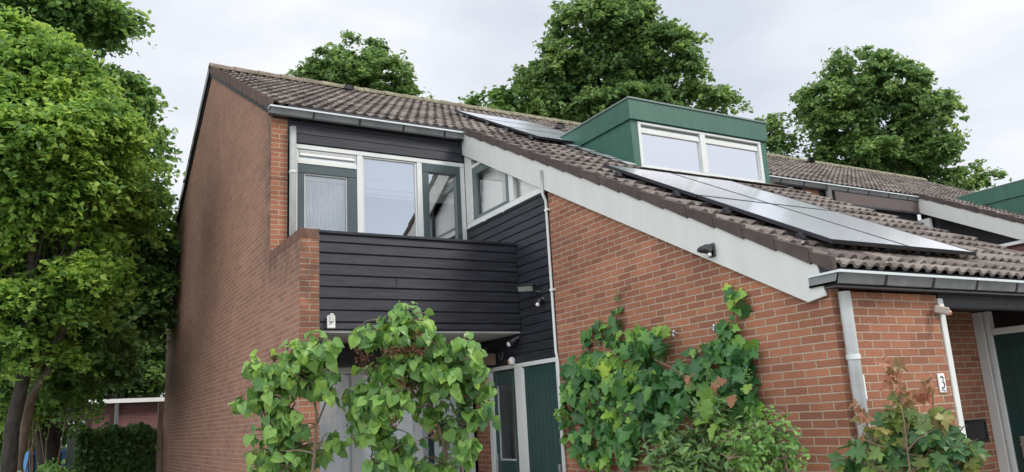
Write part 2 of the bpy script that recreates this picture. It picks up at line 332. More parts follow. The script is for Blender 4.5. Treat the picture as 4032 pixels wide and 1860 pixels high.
# ------------------------------------------------------------------ roof sheets
def roof_sheet(x0, x1, y0, y1, sgn=1, res=7):
    """tiles between plan lines y0 (low) and y1 (high); waves 0.15 wide, courses GA long, counted from the ridge"""
    wv = 0.15
    nx = int(round((x1 - x0) / wv * res)); X = np.linspace(x0, x1, nx + 1)
    ph = (X / wv) % 1.0
    prof = np.where(ph < 0.62, np.sin(ph / 0.62 * math.pi) ** 0.8 * 0.030, -0.004 * np.sin((ph - 0.62) / 0.38 * math.pi))
    smin = (YR - y1) * K; smax = (YR - y0) * K
    k0 = int(math.floor(smin / GA + 1e-6)); k1 = int(math.ceil(smax / GA - 1e-6))
    V = []; F = []; UV = []
    rng = np.random.RandomState(int(x0 * 10) + 7)
    def row(s_, off, jx):
        y = YR - s_ / K if sgn > 0 else YR + s_ / K
        z = ZR - T * s_ / K
        h = prof + off + jx
        return np.stack([X, np.full_like(X, y) - sgn * h * NRM.z * 0 + (h * NRM.y if sgn > 0 else -h * NRM.y), z + h * NRM.z], 1)
    nv = len(X); base = 0
    for k in range(k0, k1):
        sa = max(k * GA, smin); sb = min((k + 1) * GA, smax)
        tl = np.floor(X / 0.30).astype(int)
        jit = (rng.rand(4000)[(tl + 500) % 4000] - 0.5) * 0.012
        jy = (rng.rand(4000)[(tl + 900) % 4000] - 0.5) * 0.012
        top = row(sa, -0.030, jit * 0); low = row(sb, 0.0, jit); und = row(sb - 0.004, -0.026, jit)
        low[:, 1] -= sgn * jy; und[:, 1] -= sgn * jy
        for r_ in (top, low, und): V.append(r_)
        a = base + np.arange(nv - 1); b_ = a + nv; c_ = b_ + nv
        F.append(np.stack([a, b_, b_ + 1, a + 1], 1)); F.append(np.stack([b_, c_, c_ + 1, b_ + 1], 1))
        ux = X / 0.30
        for (q0, q1) in ((k + 0.02, k + 0.98), (k + 0.98, k + 0.98)):
            u0 = ux[:-1]; u1 = ux[1:]
            mid = np.floor((u0 + u1) / 2) + 0.5
            UV.append(np.stack([np.stack([mid, np.full_like(mid, q0)], 1), np.stack([mid, np.full_like(mid, q1)], 1), np.stack([mid, np.full_like(mid, q1)], 1), np.stack([mid, np.full_like(mid, q0)], 1)], 1).reshape(-1, 2))
        base += 3 * nv
    V = np.concatenate(V); F = np.concatenate(F); UV = np.concatenate(UV)
    q = MB(); q.v = V.tolist(); q.f = F.tolist(); q.uv = UV; q.sm = [False] * len(F)
    return q

def slab(x0, x1, y0, y1, th=0.12, off=-0.045):
    return MB().prism_x([(y0, rz(y0) + off), (y1, rz(y1) + off), (y1, rz(y1) + off - th), (y0, rz(y0) + off - th)], x0, x1)

def verge_tiles(q, x, y0, y1, w=0.05, drop=0.15, up=0.055, side=-1):
    """overlapping flanged verge tiles hanging down the edge at x"""
    s0 = (YR - y1) * K; s1 = (YR - y0) * K
    k = int(math.floor(s0 / GA + 1e-6))
    while k * GA < s1 - 0.05:
        sa = max(k * GA, s0); sb = min((k + 1) * GA, s1)
        ya, yb = YR - sa / K, YR - sb / K; dy = 0.012 / K
        lift = 0.022
        P = [(yb - dy, rz(yb) + up + 0.0), (ya, rz(ya) + up - lift), (ya, rz(ya) - drop + 0.03), (yb - dy, rz(yb) - drop + 0.006)]
        q.prism_x(P, min(x, x + side * -w), max(x, x + side * -w) if side < 0 else x + w)
        k += 1
    return q

def ridge(q, x0, x1, zoff=0.03):
    x = x0; i = 0
    while x < x1:
        xe = min(x + 0.42, x1); r0 = 0.115; r1 = 0.128
        ring = []
        for (xx, r_) in ((x, r1), (xe + 0.03, r0)):
            ring.append([(xx, YR + r_ * 1.15 * math.cos(a), ZR + zoff - 0.075 + r_ * math.sin(a)) for a in [math.pi * k / 8 for k in range(9)]])
        for k in range(8): q.poly([ring[0][k], ring[0][k + 1], ring[1][k + 1], ring[1][k]], [(0, 0)] * 4, True)
        q.poly(ring[0]); q.poly(ring[1][::-1])
        x = xe; i += 1
    return q

def gutter(x0, x1, y, name, parent, seg=0.62, ends=(True, False), soffit=True, yw=None):
    """box gutter along x with a pale folded lip, bracket joints and a closed soffit below"""
    z = rz(y) - 0.10; yf = y - 0.12; yb_ = yw if yw else y + 0.10
    g_ = MB().prism_x([(yf, z - 0.004), (yf + 0.03, z - 0.085), (yb_ - 0.004, z - 0.085), (yb_ - 0.004, z - 0.07), (yf + 0.04, z - 0.07), (yf + 0.014, z - 0.004)], x0, x1)
    g_.prism_x([(yf, z - 0.01), (yf + 0.03, z - 0.085), (yb_ - 0.01, z - 0.085), (yb_ - 0.01, z - 0.01)], x0, x0 + 0.004)
    go = g_.build(name, GUT, parent)
    lp = MB().prism_x([(yf - 0.016, z - 0.012), (yf - 0.016, z + 0.008), (yf + 0.010, z + 0.008), (yf + 0.010, z - 0.012)], x0 - 0.012, x1)
    lp.box(x0 - 0.014, x0 + 0.004, yf + 0.0102, yb_ - 0.02, z - 0.010, z + 0.006)
    lp.build('gutter_lip', GUTL, go)
    x = x0 + 0.55
    while x < x1 - 0.05:
        br_ = MB(); br_.prism_x([(yf - 0.004, z - 0.012), (yf + 0.026, z - 0.092), (yb_ - 0.02, z - 0.092), (yb_ - 0.02, z - 0.0855), (yf + 0.0305, z - 0.0855), (yf - 0.0005, z - 0.012)], x - 0.011, x + 0.011)
        br_.build('gutter_bracket', BPL, go); x += seg
    return go

# ================================================================== END HOUSE
H = thing('brick_house', (2.7, 5, 0), 'end terrace brick house with black clad balcony, green roof dormer and solar panels', 'house')
def gdirt(x, y, z):
    return 0.0
q = MB(); q.u0 = (0.05, 0.0)
# gable wall as a grid so that the stain near the balcony coping can be stored per vertex
prof = [(YA, 0), (YA, ZP - 0.11), (YB - 0.002, ZP - 0.11), (YB - 0.002, rz(YB) - 0.20), (YR, ZR - 0.16), (YBK, rzb(YBK) - 0.16), (YBK, zg(15) - 0.1)]
top = lambda y: (ZP - 0.11) if y < YB - 0.002 else (min(rz(y), rzb(y)) - 0.17)
yy = list(np.linspace(YA, YB - 0.002, 9)) + list(np.linspace(YB, YR, 16)) + list(np.linspace(YR, YBK, 12))[1:]
for (a, b_) in zip(yy[:-1], yy[1:]):
    if b_ - a < 0.01: continue
    ta, tb = (top(a + 1e-4), top(b_ - 1e-4))
    nz_ = 14
    for k in range(nz_):
        f0, f1 = (k / nz_) ** 0.5, ((k + 1) / nz_) ** 0.5
        za0, za1, zb0, zb1 = -0.5 + (ta + 0.5) * f0, -0.5 + (ta + 0.5) * f1, -0.5 + (tb + 0.5) * f0, -0.5 + (tb + 0.5) * f1
        q.poly([(0, b_, zb0), (0, a, za0), (0, a, za1), (0, b_, zb1)])
def dirt1(x, y, z):
    d = 0.0
    if y < YB + 0.6 and z > 2.9: d = max(0.0, min(1, 1 - (ZP - z) / 0.75)) * max(0.0, min(1, (YB + 0.5 - y) / 0.5)) * 0.8
    e_ = min(rz(y), rzb(y)) - z
    d = max(d, 0.08 * max(0.0, 1 - e_ / 1.0) if y > YB else 0)
    return min(1.0, max(d, 0.12 * max(0, (y - 12.0) / 3.0)))
q.dirt = dirt1
q.build('gable_wall', BRG, H)
q = MB(); q.u0 = (0, -0.005)
q.box(0.0008, PW, YA, YB + 0.04, -0.1, ZP - 0.112)
q.box(0.0008, PW, YB, YB + 0.04, ZP - 0.112, rz(YB) - 0.2)
q.box(0.0015, PW, YB + 0.04, YBK, -0.4, 3.0)
q.prism_x([(YB + 0.04, 3.0), (YBK, 3.0), (YBK, rzb(YBK) - 0.18), (YR, ZR - 0.18), (YB + 0.04, rz(YB + 0.04) - 0.19)], 0.0015, PW)
q.dirt = lambda x, y, z: (0.9 * max(0, 1 - (ZP - z) / 0.35) if (y < YB and z < ZP + .01) else 0.0)
# subdivide the balcony wall end a little for the stain: separate strip
q.build('pier', BR, H)
q = MB(); q.u0 = (0, 0)
n_c = 26
cy = np.linspace(YA - 0.004, YB - 0.003, n_c + 1)
for a, b_ in zip(cy[:-1], cy[1:]): q.box(-0.004, PW + 0.004, a + 0.004, b_ - 0.004, ZP - 0.112, ZP)
q.build('coping', plain('coping_brick', (0.135, 0.070, 0.050), 0.9, 0.45, 9, bump=0.004), H, bevel=0.004)
MB().box(0.0, PW, YA + 0.004, YB - 0.004, ZP - 0.1115, ZP - 0.008).build('coping_mortar', SOFF, H)
# back wall, floors, party wall at XE1, interior
q = MB(); q.u0 = (0, 0); q.box(PW, XE1 + 3.0, YBK - 0.2, YBK, -0.5, rzb(YBK) - 0.2); q.build('rear_wall', BRG, H)
boxes((PW, L1, YB + 0.3, YBK - 0.2, 2.55, 2.85), (L1 + 0.1, XE1 - 0.05, 1.2, YBK - 0.2, 2.45, 2.6)).build('floor_slab', INTW, H)
q = MB().box(PW, XE1, 9.0, 9.1, 0, 7.0); q.build('interior_wall', INTW, H)
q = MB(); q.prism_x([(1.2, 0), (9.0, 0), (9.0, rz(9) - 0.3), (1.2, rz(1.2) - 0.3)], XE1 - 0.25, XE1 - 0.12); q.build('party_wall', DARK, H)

# roof
rt = roof_sheet(-0.045, XE1, YB - 0.02, YR, res=6)
rt2 = roof_sheet(L1 - 0.045, XE1, -0.085, YB - 0.02, res=8)
nb = len(rt.v); rt.v += rt2.v; rt.f += [[i + nb for i in f] for f in rt2.f]; rt.uv = np.concatenate([rt.uv, rt2.uv]); rt.sm += rt2.sm
roof = rt.build('roof', TILE, H)
slab(-0.03, XE1, YB - 0.02, YR).build('roof_boarding', BLACK, roof)
slab(L1 - 0.03, XE1, -0.03, YB - 0.02).build('roof_boarding', BLACK, roof)
q = roof_sheet(-0.045, XE1, YR - (YBK + 0.1 - YR), YR, sgn=-1, res=3); q.f = [f[::-1] for f in q.f]; q.build('rear_roof', TILE, roof)
MB().prism_x([(YR, ZR - 0.06), (YBK + 0.1, rzb(YBK + 0.1) - 0.06), (YBK + 0.1, rzb(YBK + 0.1) - 0.2), (YR, ZR - 0.2)], -0.02, XE1).build('rear_boarding', BLACK, roof)
q = MB(); verge_tiles(q, -0.05, YB - 0.1, YR, drop=0.12); q.build('verge_tile', plain('rusty_verge', (0.085, 0.052, 0.042), 0.9, 0.3, 5), roof)
q = MB().prism_x([(YR, ZR + 0.05), (YBK + 0.12, rzb(YBK + 0.12) + 0.05), (YBK + 0.12, rzb(YBK + 0.12) - 0.14), (YR, ZR - 0.13)], -0.055, -0.02); q.build('rear_verge', BPL, roof)
q = MB(); verge_tiles(q, L1 - 0.06, -0.09, YB - 0.1, drop=0.085, up=0.05); q.build('verge_tile', VERGE, roof, bevel=0.003)
q = MB(); ridge(q, -0.05, 2.0, 0.03); q.build('ridge_tile', RIDGE, roof)
q = MB(); ridge(q, 2.0, XE1, 0.03); q.build('ridge_tile', MOSS, roof)
# vents
for (vx, vy) in ((2.35, 9.75), (5.95, 8.1)):
    q = MB(); c = Vector((vx, vy, rz(vy) + 0.05))
    for k in range(7):
        a0, a1 = math.pi * k / 7, math.pi * (k + 1) / 7
        p0 = c + Vector((0.10 * math.cos(a0), -0.10, 0.11 * math.sin(a0) - 0.03)); p1 = c + Vector((0.10 * math.cos(a1), -0.10, 0.11 * math.sin(a1) - 0.03))
        bk = c + Vector((0, 0.18, 0.04)); q.poly([p0, p1, bk])
    q.build('roof_vent', VERGE, roof)
    MB().poly([c + Vector((0.085 * math.cos(a), -0.085, 0.09 * math.sin(a) - 0.03)) for a in [math.pi * k / 8 for k in range(9)]]).build('vent_opening', BPL, roof)

MB().tube([(-0.012, 4.95, 2.62), (-0.012, 4.95, 0.0)], 0.011, 8).build('gable_conduit', SOFF, H)
# gutters and downpipes
GU = gutter(-0.04, L1 - 0.06, YB - 0.02, 'upper_gutter', H, yw=YB + 0.0)
MB().box(0.02, L1 - 0.062, YB - 0.11, YB - 0.003, rz(YB) - 0.215, rz(YB) - 0.20).build('soffit', BPL, H)
GL = gutter(L1 - 0.06, XE1, -0.03, 'lower_gutter', H, seg=0.60, yw=0.14)
MB().box(L1 - 0.035, XE1, -0.085, 0.30, rz(-0.03) - 0.21, rz(-0.03) - 0.195).build('soffit', BPL, H)
def pipe(name, pts, r, parent, clips, mat=PVC):
    o = MB().tube(pts, r, 14).build(name, mat, parent)
    for z in clips:
        p = pts[-1]; MB().tube([(p[0], p[1], z - 0.018), (p[0], p[1], z + 0.018)], r + 0.007, 14).build('pipe_clip', mat, o)
    return o
pipe('downpipe', [(0.262, YB - 0.055, 5.46), (0.262, YB - 0.055, 5.30), (0.262, YB - 0.055, 2.9)], 0.042, H, [4.86])
pipe('downpipe', [(2.80, -0.062, 2.47), (2.80, -0.062, 2.3), (2.80, -0.062, 0.1)], 0.045, H, [1.99, 0.9])

# upper facade: cladding and frames at y = YB
q = MB()
z = 5.268
for k in range(4):
    q.prism_x([(YB - 0.005, z + 0.004), (YB - 0.02, z + 0.008), (YB - 0.014, z + 0.128), (YB + 0.01, z + 0.132)], 0.21, L1 - 0.03); z += 0.125
q.box(0.21, L1 - 0.01, YB + 0.012, YB + 0.06, 5.20, 5.75)
q.build('fascia_cladding', BLACK, H)
YF = YB + 0.0
def frame(name, rects, mat, parent, depth=(-.005, 0.07)):
    q = MB()
    for (x0, x1, z0, z1) in rects: q.box(x0, x1, YF + depth[0], YF + depth[1], z0, z1)
    return q.build(name, mat, parent, bevel=0.003)
wf = frame('window_frame', [(0.30, L1 - 0.012, 5.203, 5.262), (0.30, 0.335, 2.85, 5.2), (1.122, 1.20, 2.85, 5.2), (0.338, 1.119, 5.004, 5.056),
                         (1.982, 2.058, 2.85, 5.2), (2.64, 2.712, 2.85, 5.2), (1.203, 1.979, 3.35, 3.42), (2.061, 2.637, 3.35, 3.42)], WHITE, H)
# inner beads
frame('glazing_bead', [(0.338, 1.119, 5.175, 5.20), (0.338, 1.119, 5.059, 5.085), (0.338, 0.36, 5.088, 5.172), (1.095, 1.119, 5.088, 5.172), (1.203, 1.979, 5.18, 5.20), (1.203, 1.222, 3.42, 5.178), (1.957, 1.979, 3.42, 5.178)], WHITE, wf, (0.012, 0.06))
frame('vent_bar', [(0.362, 1.093, 5.115, 5.150), (0.362, 1.093, 5.155, 5.165)], WPL, wf, (0.0, 0.05))
MB().poly([(0.36, YF + 0.035, 5.085), (1.095, YF + 0.035, 5.085), (1.095, YF + 0.035, 5.175), (0.36, YF + 0.035, 5.175)]).build('pane', GLASS, wf)
bp = MB().poly([(1.222, YF + 0.035, 3.42), (1.957, YF + 0.035, 3.42), (1.957, YF + 0.035, 5.18), (1.222, YF + 0.035, 5.18)]).build('pane', GLASS, wf)
bd = frame('balcony_door', [(0.338, 1.119, 4.885, 5.001), (0.338, 0.425, 2.86, 4.882), (0.992, 1.119, 2.86, 4.882), (0.428, 0.989, 2.86, 3.3)], GREEN, H, (0.004, 0.05))
MB().poly([(0.42, YF + 0.03, 3.3), (1.0, YF + 0.03, 3.3), (1.0, YF + 0.03, 4.89), (0.42, YF + 0.03, 4.89)]).build('pane', GLASSD, bd)
frame('glazing_bead', [(0.425, 0.992, 4.868, 4.884), (0.425, 0.44, 3.3, 4.866), (0.977, 0.992, 3.3, 4.866)], WHITE, bd, (0.02, 0.045))
cs = frame('casement', [(2.061, 2.637, 5.075, 5.199), (2.061, 2.150, 3.42, 5.073), (2.565, 2.637, 3.42, 5.073), (2.153, 2.563, 3.42, 3.5)], GREEN, H, (-0.016, 0.05))
MB().poly([(2.15, YF + 0.03, 3.5), (2.565, YF + 0.03, 3.5), (2.565, YF + 0.03, 5.08), (2.15, YF + 0.03, 5.08)]).build('pane', GLASS, cs)
# pleated curtain behind the balcony door
q = MB(); xs = np.linspace(0.40, 1.02, 125)
for i in range(124):
    ya = YF + 0.062 + 0.006 * math.sin(xs[i] * 2 * math.pi / 0.035); yb2 = YF + 0.062 + 0.006 * math.sin(xs[i + 1] * 2 * math.pi / 0.035)
    q.poly([(xs[i], ya, 2.9), (xs[i + 1], yb2, 2.9), (xs[i + 1], yb2, 4.80), (xs[i], ya, 4.80)], smooth=True)
q.box(0.40, 1.02, YF + 0.052, YF + 0.08, 4.80, 4.86)
q.build('door_curtain', CURT, H)
def blind(x0, x1, z0, z1, y, folds, parent):
    q = MB(); z = z1; hh = (z1 - z0)
    for k, (fa, fb, dp) in enumerate(folds):
        q.prism_x([(y, z1 - hh * fa), (y - dp, z1 - hh * (fb - 0.01)), (y - dp + 0.004, z1 - hh * fb), (y + 0.004, z1 - hh * fa)], x0, x1)
    return q.build('roman_blind', BLIND, parent)
blind(1.225, 1.955, 4.66, 5.19, YF + 0.075, [(0, 0.55, 0.012), (0.55, 0.78, 0.03), (0.78, 0.92, 0.035), (0.92, 1.0, 0.02)], H)
blind(2.10, 2.62, 4.655, 5.19, YF + 0.075, [(0, 0.5, 0.012), (0.5, 0.78, 0.03), (0.78, 1.0, 0.03)], H)
MB().box(2.02, L1 - 0.05, 7.4, 7.45, 2.9, 5.9).build('room_wall', INTW, H)

# side band of windows in the x = L1 plane
def framex(name, rects, mat, parent, d=(-0.012, 0.06)):
    q = MB()
    for (y0, y1, z0, z1) in rects: q.box(L1 + d[0], L1 + d[1], y0, y1, z0, z1)
    return q.build(name, mat, parent, bevel=0.003)
tb_ = lambda y: rz(y) - 0.15
ws = framex('side_window_frame', [(3.75, YB - 0.013, 4.315, 4.372), (5.60, YB - 0.013, 4.375, tb_(5.6) - 0.16), (4.49, 4.60, 4.375, tb_(4.49) - 0.02), (4.60, 5.597, 5.115, 5.165)], WHITE, H)
framex('side_window_sill', [(3.78, YB - 0.02, 4.285, 4.3145)], WHITE, ws, (-0.035, 0.02))
sc_ = MB(); cb = lambda y0, y1, z0, z1: sc_.box(L1 - 0.004, L1 + 0.05, y0, y1, z0, z1)
cb(4.603, 4.69, 4.376, 4.9); cb(5.50, 5.597, 4.376, 5.112); cb(4.693, 5.497, 5.01, 5.112); cb(4.693, 5.497, 4.376, 4.42)
sc_ = sc_.build('side_casement', plain('grey_green_paint', (0.10, 0.13, 0.125), 0.35, 0.08), ws, bevel=0.003)
MB().poly([(L1 + 0.03, 5.51, 4.40), (L1 + 0.03, 4.68, 4.40), (L1 + 0.03, 4.68, 5.02), (L1 + 0.03, 5.51, 5.02)]).build('pane', GLASSD, ws)
MB().poly([(L1 + 0.03, 4.50, 4.37), (L1 + 0.03, 3.8, 4.37), (L1 + 0.03, 3.8, rz(3.8) - 0.25), (L1 + 0.03, 4.5, rz(4.5) - 0.25)]).build('pane', GLASSD, ws)
q = MB()
for (z0, z1, dx) in ((4.38, 4.62, 0.10), (4.62, 4.80, 0.115), (4.80, 5.10, 0.13)): yl = lambda zz: max(3.9, YR - (ZR - zz - 0.3) / T); q.prism_x([(yl(z0), z0), (5.55, z0), (5.55, z1), (yl(z1), z1)], L1 + dx, L1 + dx + 0.004)
q.build('roman_blind', BLIND, H)
MB().box(L1 + 0.06, L1 + 0.3, 3.7, YB + 0.5, 4.2, 4.30).build('inner_sill', WHITE, H)
# tiny spots on the sill rail
for (y, z) in ((5.245, 4.283), (4.745, 4.283)):
    s_ = thing('spotlight', (L1 - 0.03, y, z), 'small white button light under the side window sill, ' + ('nearer the green casement' if y > 5 else 'farther right'), 'light', 'small lights under the window sill')
    MB().sphere((L1 - 0.03, y, z), 0.026, 10, (1, 1, 0.55)).build('lamp_body', WPL, s_)
    MB().tube([(L1 - 0.028, y, z + 0.002), (L1 + 0.0, y, z + 0.02)], 0.008, 8).build('lamp_arm', WPL, s_)

# side wall: black boards, brick, bargeboard
BH = 0.106
def boards(yz_top, y0, y1, z0, z1, name, pitch=BH, par=H):
    q = MB(); z = z0
    while z < z1 - 0.01:
        zt = min(z + pitch, z1)
        def clipz(y, zz): return min(zz, yz_top(y))
        # split along y so that the sloping top edge clips well
        yn = np.linspace(y0, y1, 15) if zt > min(yz_top(y0), yz_top(y1)) else [y0, y1]
        for a, b_ in zip(yn[:-1], yn[1:]):
            za, zb = clipz(a, zt), clipz(b_, zt)
            if za <= z + 0.004 and zb <= z + 0.004: continue
            za = max(za, z + .003); zb = max(zb, z + .003)
            # chamfered board: face and lower bevel
            f = lambda y, zz, d: (L1 - d, y, zz)
            q.poly([f(b_, z + 0.014, 0.018), f(a, z + 0.014, 0.018), f(a, za, 0.010), f(b_, zb, 0.010)])
            q.poly([f(b_, z, 0.0), f(a, z, 0.0), f(a, z + 0.014, 0.018), f(b_, z + 0.014, 0.018)])
            q.poly([f(b_, zb, 0.010), f(a, za, 0.010), f(a, za, 0.0), f(b_, zb, 0.0)])
        z += pitch
    q.box(L1 + 0.0, L1 + 0.06, y0, y1, z0, z1 if z1 < 4 else 4.28)
    return q.build(name, BLACK, par)
boards(lambda y: 9.9, 3.735, YB - 0.012, 2.335, 4.283, 'side_cladding')
q = MB(); q.box(L1 - 0.008, L1 + 0.05, YC + 0.02, 3.85, 4.30, rz(3.8) - 0.2); q.build('cladding_filler', BLACK, H)
q = MB(); q.u0 = (0.106, L1 + 0.2927)
q.prism_x([(0.0, -0.1), (YC, -0.1), (YC, rz(YC) - 0.15), (0.0, rz(0.0) - 0.15)], L1, L1 + 0.1)
q.prism_x([(5.40, -0.1), (YB - 0.001, -0.1), (YB - 0.001, 2.28), (5.40, 2.28)], L1 + 0.005, L1 + 0.1)
q.dirt = lambda *a: 0.0
q.build('side_wall', BR, H)
q = MB(); zb = lambda y: rz(y) - 0.395; zt_ = lambda y: rz(y) - 0.06
q.prism_x([(0.048, zt_(0.048) - 0.0), (0.01, 2.45), (0.178, zb(0.178)), (YB - 0.0, zb(YB)), (YB - 0.0, zt_(YB))], L1 - 0.042, L1 - 0.019)
q.build('bargeboard', BARGE, H, bevel=0.003)
q = MB().prism_x([(0.2, zb(0.2) + 0.02), (YB - 0.02, zb(YB) + 0.02), (YB - 0.02, zb(YB) + 0.06), (0.2, zb(0.2) + 0.06)], L1 - 0.0185, L1 - 0.0005); q.build('bargeboard_batten', BLACK, H)
# white strip / conduit between boards and brick
pipe('white_conduit', [(L1 - 0.062, YC + 0.02, rz(YC) - 0.15), (L1 - 0.06, YC + 0.02, rz(YC) - 0.44), (L1 - 0.022, YC + 0.02, rz(YC) - 0.52), (L1 - 0.02, YC + 0.02, 2.4), (L1 - 0.02, YC - 0.005, 2.3), (L1 - 0.02, YC - 0.005, 0.1)], 0.017, H, [], WHITE)
for z in (4.05, 3.1, 1.7, 1.55): MB().box(L1 - 0.04, L1 - 0.001, YC - 0.03, YC + 0.04, z - 0.012, z + 0.012).build('conduit_clip', WPL, H)

# doors in the x = L1 plane below the boards
df = framex('side_door_frame', [(3.74, 5.40, 2.285, 2.333), (5.315, 5.40, 0, 2.283), (4.53, 4.70, 0, 2.283), (3.74, 3.765, 0, 2.283)], WHITE, H, (-0.02, 0.06))
framex('frame_rebate', [(4.50, 4.528, 0, 2.27), (5.285, 5.313, 0, 2.27)], WHITE, df, (-0.008, 0.05))
d1 = framex('dark_green_door', [(3.768, 4.498, 0.02, 2.275)], DGREEN, H, (0.0, 0.04))
q = MB()
for k in range(1, 8): q.box(L1 - 0.0015, L1 + 0.0, 3.768 + k * 0.0913 - 0.002, 3.768 + k * 0.0913 + 0.002, 0.05, 2.25)
q.build('door_groove', BPL, d1)
q = MB().box(L1 - 0.022, L1 - 0.002, 3.80, 3.84, 0.98, 1.16); q.build('door_handle', METAL, d1); 
q = MB().tube([(L1 - 0.02, 3.82, 1.045), (L1 - 0.06, 3.82, 1.045), (L1 - 0.062, 3.95, 1.045)], 0.009, 8); q.build('door_lever', METAL, d1)
d2 = framex('glazed_door', [(4.703, 4.79, 0.02, 2.27), (5.20, 5.283, 0.02, 2.27), (4.793, 5.197, 2.10, 2.27), (4.793, 5.197, 0.02, 1.18)], DGREEN, H, (0.0, 0.04))
MB().poly([(L1 + 0.02, 5.2, 1.18), (L1 + 0.02, 4.79, 1.18), (L1 + 0.02, 4.79, 2.1), (L1 + 0.02, 5.2, 2.1)]).build('pane', GLASSD, d2)
framex('glazing_bead', [(4.793, 4.803, 1.18, 2.1), (5.187, 5.197, 1.18, 2.1), (4.803, 5.187, 1.18, 1.20)], PVC, d2, (0.005, 0.03))
framex('door_handle_plate', [(5.235, 5.262, 1.03, 1.26)], METAL, d2, (-0.03, -0.002))
MB().box(L1 + 0.25, L1 + 0.27, 4.70, 5.35, 0.1, 2.2).build('inner_curtain', plain('grey_lining', (0.10, 0.10, 0.095), 0.9, 0.2, 3, stretch=(1, 6, 0.1)), H)
MB().box(L1 + 0.23, L1 + 0.24, 5.08, 5.18, 0.1, 2.2).build('inner_curtain', CURT, H)
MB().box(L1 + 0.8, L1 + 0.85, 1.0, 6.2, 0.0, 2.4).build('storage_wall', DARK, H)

# front brick wall, white post, porch
q = MB(); q.u0 = (0.12, L1 + 0.2927)
q.box(L1 + 0.1, 4.03, 0.0, 0.1, -0.1, rz(-0.03) - 0.222)
q.box(3.97, 4.028, 0.1, 0.9, -0.1, 2.5)
q.box(4.03, 6.15, 0.9, 1.0, -0.1, 2.56)
q.box(6.0, 6.2, 0.95, 1.05, -0.1, 2.56)
q.dirt = lambda *a: 0.0
q.build('front_wall', BR, H)
boxes((4.032, 4.10, -0.012, 0.06, 0.0, 2.46)).build('porch_post', WHITE, H, bevel=0.004)
boxes((4.103, XE1, 0.03, 0.10, 2.39, 2.52), (4.09, XE1, 0.02, 0.029, 2.40, 2.418)).build('porch_beam', BLACK, H)
MB().box(4.0, XE1, 0.10, 0.95, 2.50, 2.53).build('porch_ceiling', BLACK, H)
pf = boxes((6.035, 6.15, 0.80, 0.898, 0, 2.49), (6.065, 6.15, 0.745, 0.797, 0, 2.49), (6.065, 6.15, -0.2, 0.742, 2.245, 2.31)).build('front_door_frame', WHITE, H, bevel=0.004)
MB().box(6.045, 6.064, 0.775, 0.797, 0, 2.49).build('frame_groove', PVC, pf)
fd = MB().box(6.09, 6.13, -0.2, 0.742, 0.02, 2.24).build('front_door', DGREEN, H)
q = MB()
for k in range(1, 9): q.box(6.0885, 6.09, 0.717 - k * 0.1 - 0.002, 0.717 - k * 0.1 + 0.002, 0.1, 2.2)
q.build('door_groove', BPL, fd)
MB().box(6.095, 6.12, -0.2, 0.717, 2.312, 2.49).build('transom_pane', BPL, H)
q = MB().box(6.07, 6.088, 0.615, 0.66, 1.03, 1.24); q.build('handle_plate', METAL, fd, bevel=0.003)
MB().tube([(6.07, 0.637, 1.165), (6.03, 0.637, 1.165), (6.025, 0.62, 1.168), (6.025, 0.50, 1.172)], 0.011, 10).build('door_lever', METAL, fd)
MB().box(6.067, 6.0695, 0.63, 0.645, 1.08, 1.10).build('keyhole', BPL, fd)
lb = boxes((5.50, 5.93, 0.880, 0.898, 1.20, 1.225), (5.50, 5.93, 0.880, 0.898, 1.395, 1.42), (5.50, 5.525, 0.880, 0.898, 1.226, 1.394), (5.905, 5.93, 0.880, 0.898, 1.226, 1.394)).build('letterbox', BPL, H)
MB().box(5.525, 5.905, 0.89, 0.897, 1.226, 1.394).build('letterbox_flap', plain('dark_flap', (0.03, 0.027, 0.026), 0.35, 0.1), lb)

# balcony
bal = boxes((PW + 0.002, L1 - 0.20, YA + 0.06, YA + 0.10, 2.72, ZP - 0.02)).build('balcony', BLACK, H)
q = MB(); x0, x1 = PW + 0.001, 2.548
lines = [2.715, 2.795, 2.925, 3.055, 3.182, 3.308, 3.435, 3.555, 3.675, 3.775]
XB = 2.70
for a, b_ in zip(lines[:-1], lines[1:]):
    P = [(YA + 0.018, a), (YA + 0.002, a + 0.016), (YA + 0.012, b_ - 0.002), (YA + 0.05, b_ - 0.002), (YA + 0.05, a)]
    q.prism_x(P, x0, XB)
q.build('parapet_board', BLACK, bal)
MB().box(x0, XB, YA - 0.012, YA + 0.115, ZP - 0.043, ZP - 0.01).build('handrail', BLACK, bal, bevel=0.004)
boxes((1.33, 1.335, YA + 0.0, YA + 0.011, 2.93, 3.05)).build('board_joint', BPL, bal); boxes((1.10, 1.104, YA + 0.0, YA + 0.012, 3.185, 3.30)).build('board_joint', BPL, bal)
MB().box(PW, L1 - 0.02, YA + 0.03, YB - 0.25, 2.69, 2.714).build('balcony_soffit', plain('balcony_soffit_paint', (0.42, 0.42, 0.40), 0.8, 0.15, 3), bal)
MB().box(PW, L1 - 0.02, YA + 0.1, YB, 2.72, 2.84).build('balcony_floor', SOFF, bal)
MB().box(PW, L1 - 0.02, YB - 0.25, YB + 0.1, 2.42, 2.713).build('beam', BLACK, bal)

